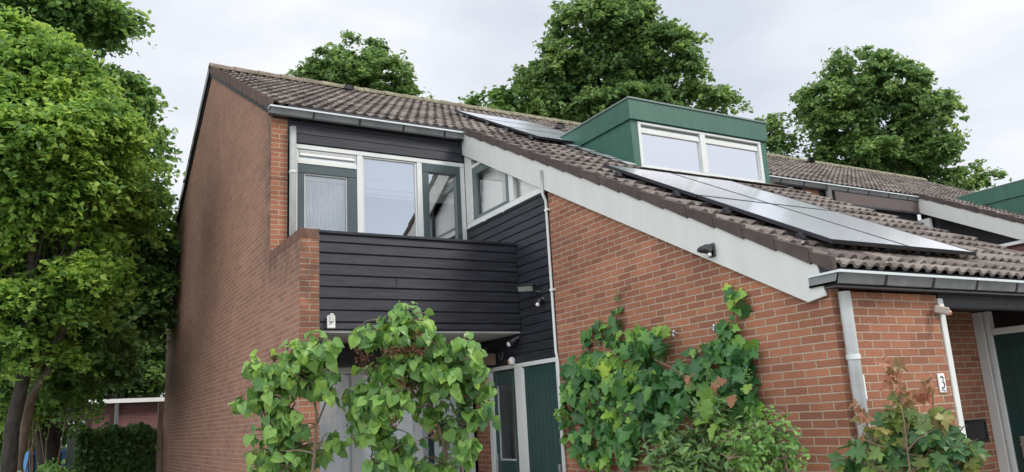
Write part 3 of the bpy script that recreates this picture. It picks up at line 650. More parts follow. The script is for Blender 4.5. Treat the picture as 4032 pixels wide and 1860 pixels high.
# ground floor front below the balcony
gf = boxes((PW, L1 - 0.02, YB + 0.02, YB + 0.09, 2.34, 2.418), (PW, 0.27, YB + 0.02, YB + 0.09, 0, 2.338), (1.02, 1.16, YB + 0.02, YB + 0.09, 0, 2.338), (1.86, 1.96, YB + 0.02, YB + 0.09, 0, 2.338), (2.62, 2.70, YB + 0.02, YB + 0.09, 0, 2.338)).build('ground_window_frame', WHITE, H, bevel=0.003)
boxes((2.06, 2.12, YB + 0.03, YB + 0.08, 0.0, 2.3), (2.50, 2.56, YB + 0.03, YB + 0.08, 0, 2.3)).build('garden_door', DGREEN, gf)
MB().poly([(0.27, YB + 0.055, 0.2), (2.62, YB + 0.055, 0.2), (2.62, YB + 0.055, 2.34), (0.27, YB + 0.055, 2.34)]).build('pane', GLASSD, gf)
q = MB(); xs = np.linspace(0.27, 1.95, 170)
for i in range(169):
    f = lambda x: YB + 0.105 + 0.02 * math.sin(x * 2 * math.pi / 0.16) * (0.5 + 0.5 * math.sin(x * 3.1))
    q.poly([(xs[i], f(xs[i]), 0.1), (xs[i + 1], f(xs[i + 1]), 0.1), (xs[i + 1], f(xs[i + 1]), 2.33), (xs[i], f(xs[i]), 2.33)], smooth=True)
q.build('long_curtain', CURT, H)
MB().box(2.0, 2.6, YB + 0.16, YB + 0.17, 0.1, 2.33).build('door_curtain', CURT, H)

# dormer
DX0, DX1, DY, DZ = 4.40, 6.985, 4.10, 5.86
dm = thing('dormer', (5.7, 4.1, 4.9), None, None); dm.parent = H; dm.matrix_parent_inverse = Matrix.Translation(-H.location)
def dpart(q, name, mat, **k):
    o = q.build(name, mat, None, **k); o.parent = dm; o.matrix_parent_inverse = (Matrix.Translation(-H.location) @ Matrix.Translation(dm.location)).inverted() if False else Matrix.Translation(-dm.location)
    return o
fz = DZ - 0.30
yb2 = lambda z: YR - (ZR - z) / T     # where the roof surface has height z
dpart(MB().prism_x([(DY - 0.035, fz), (DY - 0.035, DZ - 0.012), (DY + 0.03, DZ - 0.012), (DY + 0.03, fz)], DX0 - 0.03, DX1 + 0.03), 'fascia', DORM, bevel=0.002)
for (xa, xb) in ((DX0 - 0.028, DX0 - 0.0), (DX1 + 0.0, DX1 + 0.028)):
    dpart(MB().prism_x([(DY + 0.031, fz), (yb2(fz) + 0.05, fz), (yb2(DZ) + 0.05, DZ - 0.012), (DY + 0.031, DZ - 0.012)], xa, xb), 'side_fascia', DORM)
for (xa, xb) in ((DX0 + 0.001, DX0 + 0.10), (DX1 - 0.10, DX1 - 0.001)):
    dpart(MB().prism_x([(DY + 0.02, rz(DY) - 0.05), (DY + 0.02, fz - 0.001), (yb2(fz) + 0.1, fz - 0.001), (yb2(fz) + 0.15, fz - 0.1)], xa, xb), 'cheek', DORM)
dpart(boxes((DX0 - 0.045, DX1 + 0.045, DY - 0.05, DY - 0.02, DZ - 0.011, DZ + 0.012), (DX0 - 0.045, DX0 - 0.012, DY - 0.019, yb2(DZ) + 0.05, DZ - 0.011, DZ + 0.012), (DX1 + 0.012, DX1 + 0.045, DY - 0.019, yb2(DZ) + 0.05, DZ - 0.011, DZ + 0.012)), 'roof_trim', plain('grey_green_trim', (0.14, 0.19, 0.165), 0.4, 0.05))
dpart(MB().box(DX0 - 0.01, DX1 + 0.01, DY, yb2(DZ) + 0.05, DZ - 0.03, DZ - 0.004), 'flat_roof', plain('bitumen', (0.05, 0.05, 0.05), 0.9))
WX0, WX1 = DX0 + 0.115, DX1 - 0.115
dpart(boxes((DX0 + 0.0, WX0 - 0.001, DY - 0.002, DY + 0.019, 4.83, fz - 0.001)), 'corner_panel', DORM)
dpart(boxes((WX1 + 0.001, DX1 - 0.0, DY - 0.002, DY + 0.019, 4.83, fz - 0.001)), 'corner_panel', DORM)
WZ0, WZ1 = 4.885, 5.545; MX = (WX0 + WX1) / 2
dw = (boxes((WX0, WX1, DY - 0.012, DY + 0.05, WZ1 - 0.035, WZ1), (WX0, WX1, DY - 0.012, DY + 0.05, WZ0, WZ0 + 0.04), (WX0, WX0 + 0.05, DY - 0.012, DY + 0.05, WZ0 + 0.041, WZ1 - 0.036),
          (WX1 - 0.05, WX1, DY - 0.012, DY + 0.05, WZ0 + 0.041, WZ1 - 0.036), (MX - 0.05, MX + 0.05, DY - 0.012, DY + 0.05, WZ0 + 0.041, WZ1 - 0.036))).build('dormer_window', WHITE, H, bevel=0.003)
for (xa, xb) in ((WX0 + 0.051, MX - 0.051), (MX + 0.051, WX1 - 0.051)):
    o = boxes((xa, xb, DY + 0.012, DY + 0.045, WZ1 - 0.115, WZ1 - 0.075), (xa, xb, DY + 0.004, DY + 0.03, WZ1 - 0.15, WZ1 - 0.118), (xa, xa + 0.02, DY + 0.015, DY + 0.045, WZ0 + 0.042, WZ1 - 0.151), (xb - 0.02, xb, DY + 0.015, DY + 0.045, WZ0 + 0.042, WZ1 - 0.151)).build('sash', WHITE, dw)
    MB().poly([(xa, DY + 0.03, WZ0 + 0.04), (xb, DY + 0.03, WZ0 + 0.04), (xb, DY + 0.03, WZ1 - 0.15), (xa, DY + 0.03, WZ1 - 0.15)]).build('pane', glass_mat('dormer_glass', 1.9, gain=0.5), dw)
    MB().box(xa, xb, DY + 0.035, DY + 0.045, WZ1 - 0.075, WZ1 - 0.04).build('vent_grille', plain('grey_vent', (0.25, 0.25, 0.25), 0.5), dw)
for k in range(7):
    for zz in (fz + 0.03, DZ - 0.045):
        x = DX0 + 0.02 + k * (DX1 - DX0 - 0.04) / 6; dpart(MB().box(x - 0.006, x + 0.006, DY - 0.038, DY - 0.0355, zz - 0.006, zz + 0.006), 'screw', BPL)
for x in (DX0 + 0.02, DX1 - 0.03):
    for zz in (4.95, 5.2, 5.48): dpart(MB().box(x - 0.005, x + 0.005, DY - 0.004, DY - 0.0025, zz - 0.005, zz + 0.005), 'screw', BPL)
dpart(MB().prism_x([(DY - 0.06, 4.80), (DY - 0.01, 4.884), (DY + 0.03, 4.884), (DY + 0.03, 4.80)], DX0 + 0.12, DX1 - 0.0), 'apron', WHITE)
q = MB()
for k in range(14):
    x = DX0 + 0.2 + k * 0.175; dpart(MB().box(x - 0.005, x + 0.005, DY - 0.047, DY - 0.035, 4.835, 4.845), 'screw', METAL)
# lead flashing down the left cheek and apron
q = MB(); rngf = random.Random(3)
s = 0
ya = DY - 0.1; 
while ya < yb2(DZ) + 0.1:
    yb3 = ya + 0.12; z0 = rz(ya) + 0.04 + rngf.uniform(-.008, .008); z1 = rz(yb3) + 0.04 + rngf.uniform(-.008, .008)
    w = 0.14 + rngf.uniform(-0.02, 0.03)
    q.poly([(DX0 - 0.035, ya, z0 + 0.012), (DX0 - 0.035 - w, ya, z0 - 0.004), (DX0 - 0.035 - w + rngf.uniform(-.02, .02), yb3, z1 - 0.004), (DX0 - 0.035, yb3, z1 + 0.012)])
    ya = yb3
q.poly([(DX0 - 0.1, DY - 0.28, rz(DY - 0.28) + 0.045), (DX1 + 0.12, DY - 0.28, rz(DY - 0.28) + 0.045), (DX1 + 0.12, DY - 0.03, 4.83), (DX0 - 0.1, DY - 0.03, 4.83)])
dpart(q, 'flashing', LEAD)

# ================================================================== NEIGHBOUR (mirrored pair behind)
H2 = thing('brick_house', (14, 5, 0), 'attached neighbour house beyond the solar panels with white bargeboard and brown awning box', 'house')
rt = roof_sheet(XE1 + 0.003, XEND, YB - 0.1, YR, res=4); rt2 = roof_sheet(XB2 - 0.045, XE2, -0.085, YB - 0.1, res=5)
nb = len(rt.v); rt.v += rt2.v; rt.f += [[i + nb for i in f] for f in rt2.f]; rt.uv = np.concatenate([rt.uv, rt2.uv]); rt.sm += rt2.sm
r2 = rt.build('roof', TILE, H2)
slab(XE1 + 0.003, XEND, YB - 0.1, YR).build('roof_boarding', BLACK, r2); slab(XB2 - 0.02, XE2, -0.03, YB - 0.1).build('roof_boarding', BLACK, r2)
MB().prism_x([(YR, ZR - 0.03), (YBK + 0.1, rzb(YBK + 0.1) - 0.03), (YBK + 0.1, rzb(YBK + 0.1) - 0.2), (YR, ZR - 0.2)], XE1 + 0.003, XEND).build('rear_roof', TILE, r2)
q = MB(); ridge(q, XE1 + 0.003, XEND, 0.03); q.build('ridge_tile', MOSS, r2)
q = MB(); verge_tiles(q, XB2 - 0.06, -0.09, YB - 0.05, drop=0.085, up=0.05); q.build('verge_tile', VERGE, r2, bevel=0.003)
for (vx, vy) in ((9.05, 9.75), (15.2, 9.8)):
    q = MB(); c = Vector((vx, vy, rz(vy) + 0.05))
    for k in range(7):
        a0, a1 = math.pi * k / 7, math.pi * (k + 1) / 7
        q.poly([c + Vector((0.12 * math.cos(a0), -0.10, 0.13 * math.sin(a0) - 0.03)), c + Vector((0.12 * math.cos(a1), -0.10, 0.13 * math.sin(a1) - 0.03)), c + Vector((0, 0.18, 0.04))])
    q.build('roof_vent', BPL, r2)
gutter(XE1 + 0.05, XB2 - 0.05, YB - 0.02, 'upper_gutter', H2, yw=YB + 0.0)
q = MB().prism_x([(0.05, zt_(0.05)), (0.01, 2.45), (0.18, zb(0.18)), (YB, zb(YB)), (YB, zt_(YB))], XB2 - 0.042, XB2 - 0.019); q.build('bargeboard', BARGE, H2)
q = MB(); q.u0 = (0, 0); q.prism_x([(0.1, -0.1), (YB, -0.1), (YB, rz(YB) - 0.15), (0.1, rz(0.1) - 0.15)], XE1 - 0.005, XE1 - 0.12); q.build('notch_wall', BRS, H2)
q = MB(); q.u0 = (0, 0); q.box(9.82, 10.25, YA, YBK, 0, 3.7); q.box(9.82, 10.25, YB, YBK, 3.7, rz(YB) - 0.2); q.build('party_pier', BR, H2)
boxes((XE1, 9.82, YB, YB + 0.06, 2.5, 5.72), (10.25, XB2, YB, YB + 0.06, 2.5, 5.72)).build('facade_cladding', BLACK, H2)
boxes((10.6, 13.2, YB - 0.10, YB - 0.0, 5.32, 5.58)).build('awning_box', AWN, H2, bevel=0.01)
MB().box(10.6, 13.2, YB - 0.115, YB - 0.101, 5.31, 5.35).build('awning_rail', BPL, H2)
pipe('downpipe', [(10.46, YB - 0.06, 5.6), (10.46, YB - 0.06, 4.5), (10.46, YB - 0.06, 2.9)], 0.06, H2, [])
boxes((XB2 - 0.03, XB2 + 0.05, 3.7, YB, 4.31, 4.37), (XB2 - 0.03, XB2 + 0.05, 3.55, 3.66, 3.6, rz(3.6) - 0.4), (XB2 - 0.03, XB2 + 0.05, 5.55, YB - 0.01, 4.37, 5.2)).build('side_window_frame', WHITE, H2)
MB().box(XB2 - 0.1, XB2 + 0.0, 2.6, 3.45, 3.72, 3.78).build('handrail', WHITE, H2)
MB().prism_x([(0.1, 0), (YB, 0), (YB, 4.3), (3.2, 4.3), (0.1, 2.5)], XB2 + 0.055, XB2 + 0.12).build('side_wall', BRS, H2)
MB().prism_x([(0.1, 2.5), (3.2, 4.3), (YB, 4.3), (YB, rz(YB) - 0.13), (0.1, rz(0.1) - 0.13)], XB2 + 0.125, XB2 + 0.16).build('side_window', BPL, H2)
boxes((XEND - 0.2, XEND, YB, YBK, 0, 5.5), (XE1 + 3.0, XEND, YBK - 0.2, YBK, -0.5, 5.5)).build('end_wall', BRS, H2)
d2_ = thing('dormer', (16.2, 4.1, 4.9), None, None); d2_.parent = H2; d2_.matrix_parent_inverse = Matrix.Translation(-H2.location)
DD = 10.51
def dp2(q, name, mat):
    o = q.build(name, mat, None); o.parent = d2_; o.matrix_parent_inverse = Matrix.Translation(-d2_.location); return o
dp2(MB().prism_x([(DY - 0.035, fz), (DY - 0.035, DZ), (yb2(DZ) + 0.05, DZ), (yb2(fz) + 0.05, fz)], DX0 + DD - 0.03, DX0 + DD), 'side_fascia', DORM)
dp2(MB().prism_x([(DY, rz(DY) - 0.05), (DY, fz - 0.001), (yb2(fz) + 0.1, fz - 0.001), (yb2(fz) + 0.15, fz - 0.1)], DX0 + DD + 0.002, DX0 + DD + 0.1), 'cheek', DORM)
dp2(MB().box(DX0 + DD + 0.002, DX1 + DD, DY - 0.03, DY + 0.05, fz, DZ - 0.001), 'fascia', DORM)
dp2(MB().box(DX0 + DD + 0.11, DX1 + DD, DY + 0.0, DY + 0.05, 4.85, fz - 0.002), 'dormer_window', WHITE)
dp2(MB().box(DX0 + DD - 0.04, DX1 + DD, DY - 0.05, yb2(DZ), DZ + 0.001, DZ + 0.02), 'flat_roof', plain('grey_green_trim2', (0.14, 0.19, 0.165), 0.4, 0.05))

# ================================================================== SOLAR PANELS
def panel(x0, y0, w, l_, label, off=0.10, group='solar panels on the tiled roof'):
    """w along x, l_ along the slope; y0 = plan position of the lower edge"""
    dy = l_ / K
    o_ = Vector((x0, y0, rz(y0) + off))
    p = thing('solar_panel', o_, label, 'solar panel', group)
    ex = Vector((1, 0, 0)); es = Vector((0, 1, T)).normalized(); en = Vector((0, -T, 1)).normalized()
    fr = MB()
    def bar(a0, a1, s0, s1, n0, n1):
        pts = [o_ + ex * a + es * s_ + en * n_ for n_ in (n0, n1) for (a, s_) in ((a0, s0), (a1, s0), (a1, s1), (a0, s1))]
        for f in ((0, 3, 2, 1), (4, 5, 6, 7), (0, 1, 5, 4), (1, 2, 6, 5), (2, 3, 7, 6), (3, 0, 4, 7)): fr.poly([pts[k] for k in f])
    bw = 0.012
    bar(0, w, 0, bw, -0.035, 0.0); bar(0, w, l_ - bw, l_, -0.035, 0.0); bar(0, bw, bw, l_ - bw, -0.035, 0.0); bar(w - bw, w, bw, l_ - bw, -0.035, 0.0)
    bar(0.05, w - 0.05, 0.05, l_ - 0.05, -0.03, -0.02)
    fr.build('panel_frame', ALU, p)
    a, b_ = bw, w - bw; s0, s1 = bw, l_ - bw
    P = [o_ + ex * aa + es * ss - en * 0.003 for aa, ss in ((a, s0), (b_, s0), (b_, s1), (a, s1))]
    MB().poly(P, [(a, s0), (b_, s0), (b_, s1), (a, s1)]).build('glass', PV, p)
    return p
pos = {(0, 0): 'near left portrait solar panel, lower row above the low gutter', (1, 0): 'near right portrait solar panel, its corner reaching furthest over the low tiles',
       (0, 1): 'left portrait solar panel tucked just under the dormer corner', (1, 1): 'right portrait solar panel just below the dormer window apron'}
for i in range(2):
    for j in range(2):
        panel(3.19 + i * 1.025, 0.27 + j * 1.475, 1.015, 1.65, pos[(i, j)])
for j, lb_ in enumerate(['lowest of three landscape solar panels between ridge and dormer tip', 'middle of three landscape solar panels below the ridge', 'topmost landscape solar panel touching the ridge tiles']):
    panel(3.76, 5.42 + j * 0.89, 1.52, 1.0, lb_, off=0.10)
def rails(x0, x1, ys_, label, y0, y1):
    r_ = thing('mounting_rail', (x0, ys_[0], rz(ys_[0])), label, 'mounting rail')
    for y in ys_: MB().box(x0, x1, y - 0.02, y + 0.02, rz(y) + 0.035, rz(y) + 0.065).build('rail', ALU, r_)
    for y in ys_:
        for x in (x0 + 0.02, (x0 + x1) / 2, x1 - 0.1): MB().box(x - 0.03, x + 0.03, y - 0.05, y + 0.05, rz(y) - 0.0, rz(y) + 0.036).build('roof_hook', ALU, r_)
rails(3.12, 5.24, (0.55, 1.35, 2.0, 2.9), 'black rails and hooks holding the lower solar panels above the tiles', 0, 0)
rails(3.70, 5.30, (5.6, 6.3, 6.9, 7.6), 'black rails and hooks holding the upper landscape solar panels', 0, 0)

# ================================================================== SMALL FIXTURES
s_ = thing('security_camera', (L1 - 0.05, 1.13, 3.02), 'black security camera on the white bargeboard', 'security camera')
q = MB().box(L1 - 0.062, L1 - 0.0425, 1.07, 1.15, 2.96, 3.08); q.build('mount', BPL, s_, bevel=0.006)
MB().tube([(L1 - 0.06, 1.10, 3.02), (L1 - 0.10, 1.13, 3.035), (L1 - 0.135, 1.17, 3.03)], [0.050, 0.042, 0.028], 12).build('camera_body', BPL, s_)
MB().sphere((L1 - 0.137, 1.172, 3.03), 0.022, 10).build('lens', plain('lens', (0.05, 0.05, 0.06), 0.05), s_)
MB().sphere((L1 - 0.10, 1.09, 2.975), 0.018, 8).build('sensor', WPL, s_)

s_ = thing('motion_sensor', (0.327, YA - 0.02, 2.80), 'small white weathered sensor box on the black balcony boards beside the brick pier', 'sensor')
MB().box(0.29, 0.375, YA - 0.035, YA + 0.0, 2.73, 2.87).build('housing', WPL, s_, bevel=0.008)
MB().box(0.305, 0.35, YA - 0.075, YA - 0.036, 2.79, 2.885).build('sensor_head', plain('old_plastic', (0.5, 0.48, 0.43), 0.5), s_, bevel=0.01)

s_ = thing('floodlight', (L1 - 0.05, 4.0, 3.18), 'black floodlight tilted down from the dark side boards', 'floodlight')
MB().obox((L1 - 0.15, 4.08, 3.19), (0.35, 0.2, -0.9), (-0.3, 0.95, 0.1), (0.85, 0.25, 0.4), 0.035, 0.13, 0.025).build('lamp_housing', BPL, s_, bevel=0.006)
MB().obox((L1 - 0.168, 4.075, 3.165), (0.35, 0.2, -0.9), (-0.3, 0.95, 0.1), (0.85, 0.25, 0.4), 0.028, 0.11, 0.012).build('lamp_glass', plain('grey_lamp_glass', (0.20, 0.22, 0.2), 0.2), s_)
MB().tube([(L1 - 0.01, 3.98, 3.12), (L1 - 0.08, 4.0, 3.12), (L1 - 0.12, 4.04, 3.17)], 0.014, 8).build('bracket', BPL, s_)
s_ = thing('security_camera', (L1 - 0.03, 3.93, 2.98), 'small black camera with pale lens below the floodlight', 'security camera')
MB().tube([(L1 - 0.01, 3.95, 3.02), (L1 - 0.06, 3.94, 3.01), (L1 - 0.10, 3.93, 2.965)], [0.035, 0.03, 0.026], 12).build('camera_body', BPL, s_)
MB().sphere((L1 - 0.105, 3.927, 2.958), 0.024, 8).build('lens', WPL, s_)
s_ = thing('spotlight', (L1 - 0.03, 4.57, 2.6), 'round black spotlight with bright lens on side boards under the balcony corner', 'spotlight')
MB().tube([(L1 - 0.01, 4.56, 2.65), (L1 - 0.06, 4.57, 2.62), (L1 - 0.12, 4.60, 2.575)], [0.03, 0.045, 0.045], 14).build('lamp_housing', BPL, s_)
MB().sphere((L1 - 0.125, 4.603, 2.571), 0.032, 10).build('lens', WPL, s_)
s_ = thing('ornament', (L1 - 0.06, 4.706, 2.35), 'small white hen ornament with orange patch standing on the door frame corner', 'ornament')
MB().sphere((L1 - 0.05, 4.69, 2.375), 0.05, 12, (0.9, 0.8, 0.95)).build('body', WPL, s_)
MB().sphere((L1 - 0.085, 4.70, 2.36), 0.022, 8).build('beak', plain('orange_paint', (0.55, 0.16, 0.03), 0.5), s_)
MB().box(L1 - 0.085, L1 - 0.022, 4.66, 4.72, 2.333, 2.345).build('base', WPL, s_)
s_ = thing('hanging_hook', (L1 - 0.04, 4.98, 2.56), 'dark horseshoe shaped hook hanging under the balcony', 'hook')
MB().tube([(L1 - 0.04, 4.98 + 0.055 * math.cos(a), 2.50 + 0.08 * math.sin(a)) for a in [math.pi * (1 + k / 10) for k in range(11)]], 0.009, 8).build('ring', plain('rusty_iron', (0.10, 0.09, 0.085), 0.6, 0.3), s_)
MB().tube([(L1 - 0.04, 4.925, 2.50), (L1 - 0.04, 4.93, 2.62)], 0.008, 8).build('leg', BPL, s_)
MB().tube([(L1 - 0.04, 5.035, 2.50), (L1 - 0.04, 5.03, 2.62)], 0.008, 8).build('leg', BPL, s_)

# house number plate 3
s_ = thing('house_number_sign', (3.90, -0.01, 1.775), 'white house number plate with a dark 3 on the brick wall', 'house number')
MB().box(3.855, 3.945, -0.012, -0.001, 1.70, 1.85).build('plate', WPL, s_, bevel=0.004)
pts = [(3.880, 1.815), (3.893, 1.828), (3.908, 1.826), (3.917, 1.813), (3.914, 1.798), (3.900, 1.787), (3.916, 1.777), (3.922, 1.760), (3.915, 1.742), (3.899, 1.734), (3.882, 1.742)]
MB().tube([(x, -0.014, z) for x, z in pts], 0.0045, 6).build('digit', BPL, s_)
q = MB()
for k in range(9):
    a = k * 0.8; q.tube([(3.87 + 0.008 * k, -0.014, 1.718 + 0.006 * math.sin(a)), (3.876 + 0.008 * k, -0.014, 1.718 + 0.006 * math.sin(a + 0.8))], 0.003, 5)
q.build('emblem', plain('blue_ink', (0.12, 0.14, 0.2), 0.5), s_)
s_ = thing('security_camera', (3.96, -0.03, 2.36), 'white box camera with orange tint on the white porch post', 'security camera')
MB().obox((3.955, -0.075, 2.35), (0.5, -0.8, -0.3), (0.8, 0.5, 0), (0.1, -0.2, 0.95), 0.055, 0.035, 0.03).build('camera_body', plain('beige_plastic', (0.42, 0.36, 0.30), 0.5), s_, bevel=0.008)
MB().box(4.0, 4.06, -0.04, -0.013, 2.33, 2.41).build('mount', WPL, s_, bevel=0.004)
MB().sphere((3.985, -0.115, 2.325), 0.022, 8).build('dome', plain('orange_dome', (0.5, 0.2, 0.1), 0.4), s_)
s_ = thing('junction_box', (2.905, -0.02, 1.78), 'white narrow junction box on the brick right beside the thick downpipe', 'junction box')
MB().box(2.875, 2.925, -0.04, -0.001, 1.68, 1.86).build('housing', WPL, s_, bevel=0.006)
# wires/clips on the brick (chrome eye bolts)
for (y, z, lb_) in ((1.72, 2.37, 'silver wire clip on the brick above the left vine mass'), (1.20, 2.36, 'silver wire clip on the brick beside the climbing right vine')):
    s_ = thing('wall_hook', (L1 - 0.02, y, z), lb_, 'hook', 'silver clips holding the vine')
    MB().tube([(L1 + 0.0, y, z), (L1 - 0.05, y, z - 0.01), (L1 - 0.055, y - 0.02, z - 0.04)], 0.009, 8).build('hook', METAL, s_)
    MB().sphere((L1 - 0.03, y, z + 0.012), 0.018, 8).build('knob', METAL, s_)
# dried bouquet hanging beside the door
random.seed(5)
s_ = thing('dried_bouquet', (L1 - 0.1, 5.2, 2.45), 'brown dried flower bunch hanging from a small box beside the door frame', 'dried flowers')
MB().box(L1 - 0.20, L1 - 0.05, 5.10, 5.20, 2.36, 2.50).build('wooden_box', plain('box_wood', (0.18, 0.12, 0.08), 0.8, 0.3), s_)
q = MB()
for k in range(260):
    c = Vector((L1 - 0.17 + random.gauss(0, 0.05), 5.27 + random.gauss(0, 0.06), 2.43 + random.gauss(0, 0.06)))
    a = Vector((random.gauss(0, 1), random.gauss(0, 1), random.gauss(0, 1))).normalized() * 0.02; b_ = a.cross(Vector((random.random(), random.random(), 1))).normalized() * 0.014
    q.poly([c - a, c + b_, c + a, c - b_])
q.build('blossoms', plain('dried_brown', (0.14, 0.07, 0.045), 0.9, 0.4, 40), s_)
# bin lid at the bottom edge
bn = thing('wheelie_bin', (2.05, 4.1, 0), 'dark red lidded container standing in front of the green side door', 'bin')
MB().prism_x([(3.72, 0.02), (4.65, 0.02), (4.70, 0.93), (3.66, 0.93)], 1.9, 2.5).build('bin_body', plain('dark_bin', (0.03, 0.03, 0.03), 0.5), bn, bevel=0.02)
q = MB(); q.prism_x([(3.62, 0.94), (4.74, 0.94), (4.70, 0.985), (4.2, 1.005), (3.70, 0.985)], 1.86, 2.54); q.build('bin_lid', plain('dark_red_lid', (0.10, 0.028, 0.025), 0.35, 0.15), bn, bevel=0.008)

# ================================================================== FOLIAGE
def G(r_, g_, b_): return (r_, g_, b_, 1)
LF_TREE = leaf_mat('tree_leaves', [(0.1, G(0.090, 0.185, 0.043)), (0.45, G(0.169, 0.320, 0.060)), (0.9, G(0.356, 0.496, 0.090))], 0.45)
LF_DARK = leaf_mat('dark_tree_leaves', [(0.1, G(0.062, 0.138, 0.046)), (0.5, G(0.121, 0.241, 0.064)), (0.95, G(0.272, 0.413, 0.094))], 0.4)
LF_BACK = leaf_mat('back_tree_leaves', [(0.1, G(0.075, 0.153, 0.056)), (0.5, G(0.133, 0.241, 0.075)), (0.95, G(0.283, 0.408, 0.109))], 0.42)
LF_HEDGE = leaf_mat('hedge_leaves', [(0.1, G(0.043, 0.101, 0.029)), (0.6, G(0.083, 0.157, 0.036)), (0.95, G(0.143, 0.246, 0.055))], 0.2)
LF_LILAC = leaf_mat('lilac_leaves', [(0.1, G(0.069, 0.161, 0.050)), (0.5, G(0.140, 0.286, 0.061)), (0.9, G(0.238, 0.394, 0.077))], 0.28, 0.38)
LF_VINE = leaf_mat('vine_leaves', [(0.1, G(0.032, 0.113, 0.033)), (0.6, G(0.072, 0.198, 0.046)), (0.85, G(0.178, 0.356, 0.055)), (1.0, G(0.371, 0.528, 0.066))], 0.25, 0.42)
LF_YOUNG = leaf_mat('young_vine_leaves', [(0.1, G(0.12, 0.26, 0.05)), (0.9, G(0.26, 0.42, 0.07))], 0.4)
LF_RED = leaf_mat('reddish_leaves', [(0.1, G(0.20, 0.17, 0.06)), (0.5, G(0.33, 0.16, 0.08)), (0.9, G(0.42, 0.17, 0.10))], 0.35)
LF_MAPLE = leaf_mat('maple_leaves', [(0.1, G(0.033, 0.103, 0.030)), (0.6, G(0.072, 0.172, 0.045)), (0.9, G(0.208, 0.299, 0.060))], 0.25)
LF_MAPLEY = leaf_mat('yellow_maple_leaves', [(0.1, G(0.12, 0.18, 0.05)), (0.5, G(0.22, 0.26, 0.06)), (0.9, G(0.36, 0.21, 0.10))], 0.35)
LF_RHODO = leaf_mat('narrow_leaves', [(0.1, G(0.050, 0.110, 0.035)), (0.5, G(0.094, 0.187, 0.050)), (0.9, G(0.198, 0.319, 0.090))], 0.22, 0.35)
LF_LIGHT = leaf_mat('light_leaves', [(0.1, G(0.08, 0.20, 0.05)), (0.5, G(0.14, 0.30, 0.065)), (0.9, G(0.24, 0.40, 0.09))], 0.35)

def tri_mesh(name, V, F, mat, parent):
    me = bpy.data.meshes.new(name); V = np.asarray(V, np.float32); F = np.asarray(F, np.int32)
    me.vertices.add(len(V)); me.vertices.foreach_set('co', V.ravel())
    me.loops.add(F.size); me.loops.foreach_set('vertex_index', F.ravel())
    me.polygons.add(len(F)); me.polygons.foreach_set('loop_start', np.arange(0, F.size, F.shape[1], dtype=np.int32))
    me.update(); me.validate(); me.materials.append(mat)
    o = bpy.data.objects.new(name, me); COL.objects.link(o)
    if parent: o.parent = parent; o.matrix_parent_inverse = Matrix.Translation(-parent.matrix_basis.translation) if parent.type == 'EMPTY' else Matrix.Identity(4)
    return o

def outline_heart():
    p = [(0, 0), (0.20, -0.10), (0.38, -0.07), (0.48, 0.10), (0.48, 0.32), (0.38, 0.56), (0.20, 0.78), (0.08, 0.90), (0, 1.02)]
    return p + [(-x, y) for x, y in p[-2:0:-1]]
def outline_lobed(n_l=5, depth=0.30, sharp=False):
    r_ = []
    half = [(0, 0.0), (0.16, -0.14), (0.36, -0.06), (0.46, 0.10), (0.34, 0.22), (0.56, 0.42), (0.50, 0.56), (0.30, 0.56), (0.24, 0.74), (0.10, 0.92), (0, 1.0)]
    if sharp: half = [(0, 0.0), (0.20, -0.10), (0.44, -0.12), (0.34, 0.06), (0.58, 0.22), (0.66, 0.46), (0.44, 0.42), (0.26, 0.44), (0.36, 0.68), (0.18, 0.66), (0.10, 0.86), (0, 1.05)]
    return half + [(-x, y) for x, y in half[-2:0:-1]]
def outline_narrow():
    p = [(0, 0), (0.09, 0.2), (0.14, 0.45), (0.11, 0.75), (0, 1.0)]
    return p + [(-x, y) for x, y in p[-2:0:-1]]
def outline_oval():
    p = [(0, 0), (0.2, 0.18), (0.28, 0.45), (0.2, 0.78), (0, 1.0)]
    return p + [(-x, y) for x, y in p[-2:0:-1]]
OUT = dict(heart=outline_heart(), lobed=outline_lobed(), maple=outline_lobed(sharp=True), narrow=outline_narrow(), oval=outline_oval())

def leaves_mesh(name, kind, P, Nn, D, size, mat, parent, rng, fold=0.35, droop=0.35):
    """P positions, Nn normals, D growth directions: every leaf is an outlined, folded and drooping blade"""
    o = np.array(OUT[kind]); m_ = len(o)
    mid = (0, 0.42)
    pts = np.vstack([[mid], o]); k_ = m_ + 1
    n_ = len(P); size = np.asarray(size).reshape(-1, 1, 1) * np.ones((n_, 1, 1))
    Nn = Nn / np.linalg.norm(Nn, axis=1, keepdims=True)
    D = D - Nn * (D * Nn).sum(1, keepdims=True); D /= np.linalg.norm(D, axis=1, keepdims=True) + 1e-9
    Sd = np.cross(D, Nn)
    fo = (fold * (0.1 + 1.5 * rng.rand(n_, 1)))
    x = pts[:, 0][None, :]; y = pts[:, 1][None, :]
    z = fo * np.abs(x) - droop * (0.1 + 1.8 * rng.rand(n_, 1)) * y ** 2 + 0.07 * np.sin(7 * x + 5 * y + 6 * rng.rand(n_, 1))
    asp = 0.85 + 0.3 * rng.rand(n_, 1)
    V = P[:, None, :] + size * ((x * asp)[..., None] * Sd[:, None, :] + (y * np.ones((n_, 1)))[..., None] * D[:, None, :] + z[..., None] * Nn[:, None, :])
    base = (np.arange(n_) * k_)[:, None, None]
    tri = np.array([[0, 1 + i, 1 + (i + 1) % m_] for i in range(m_)])[None]
    F = (base + tri).reshape(-1, 3)
    return tri_mesh(name, V.reshape(-1, 3), F, mat, parent)

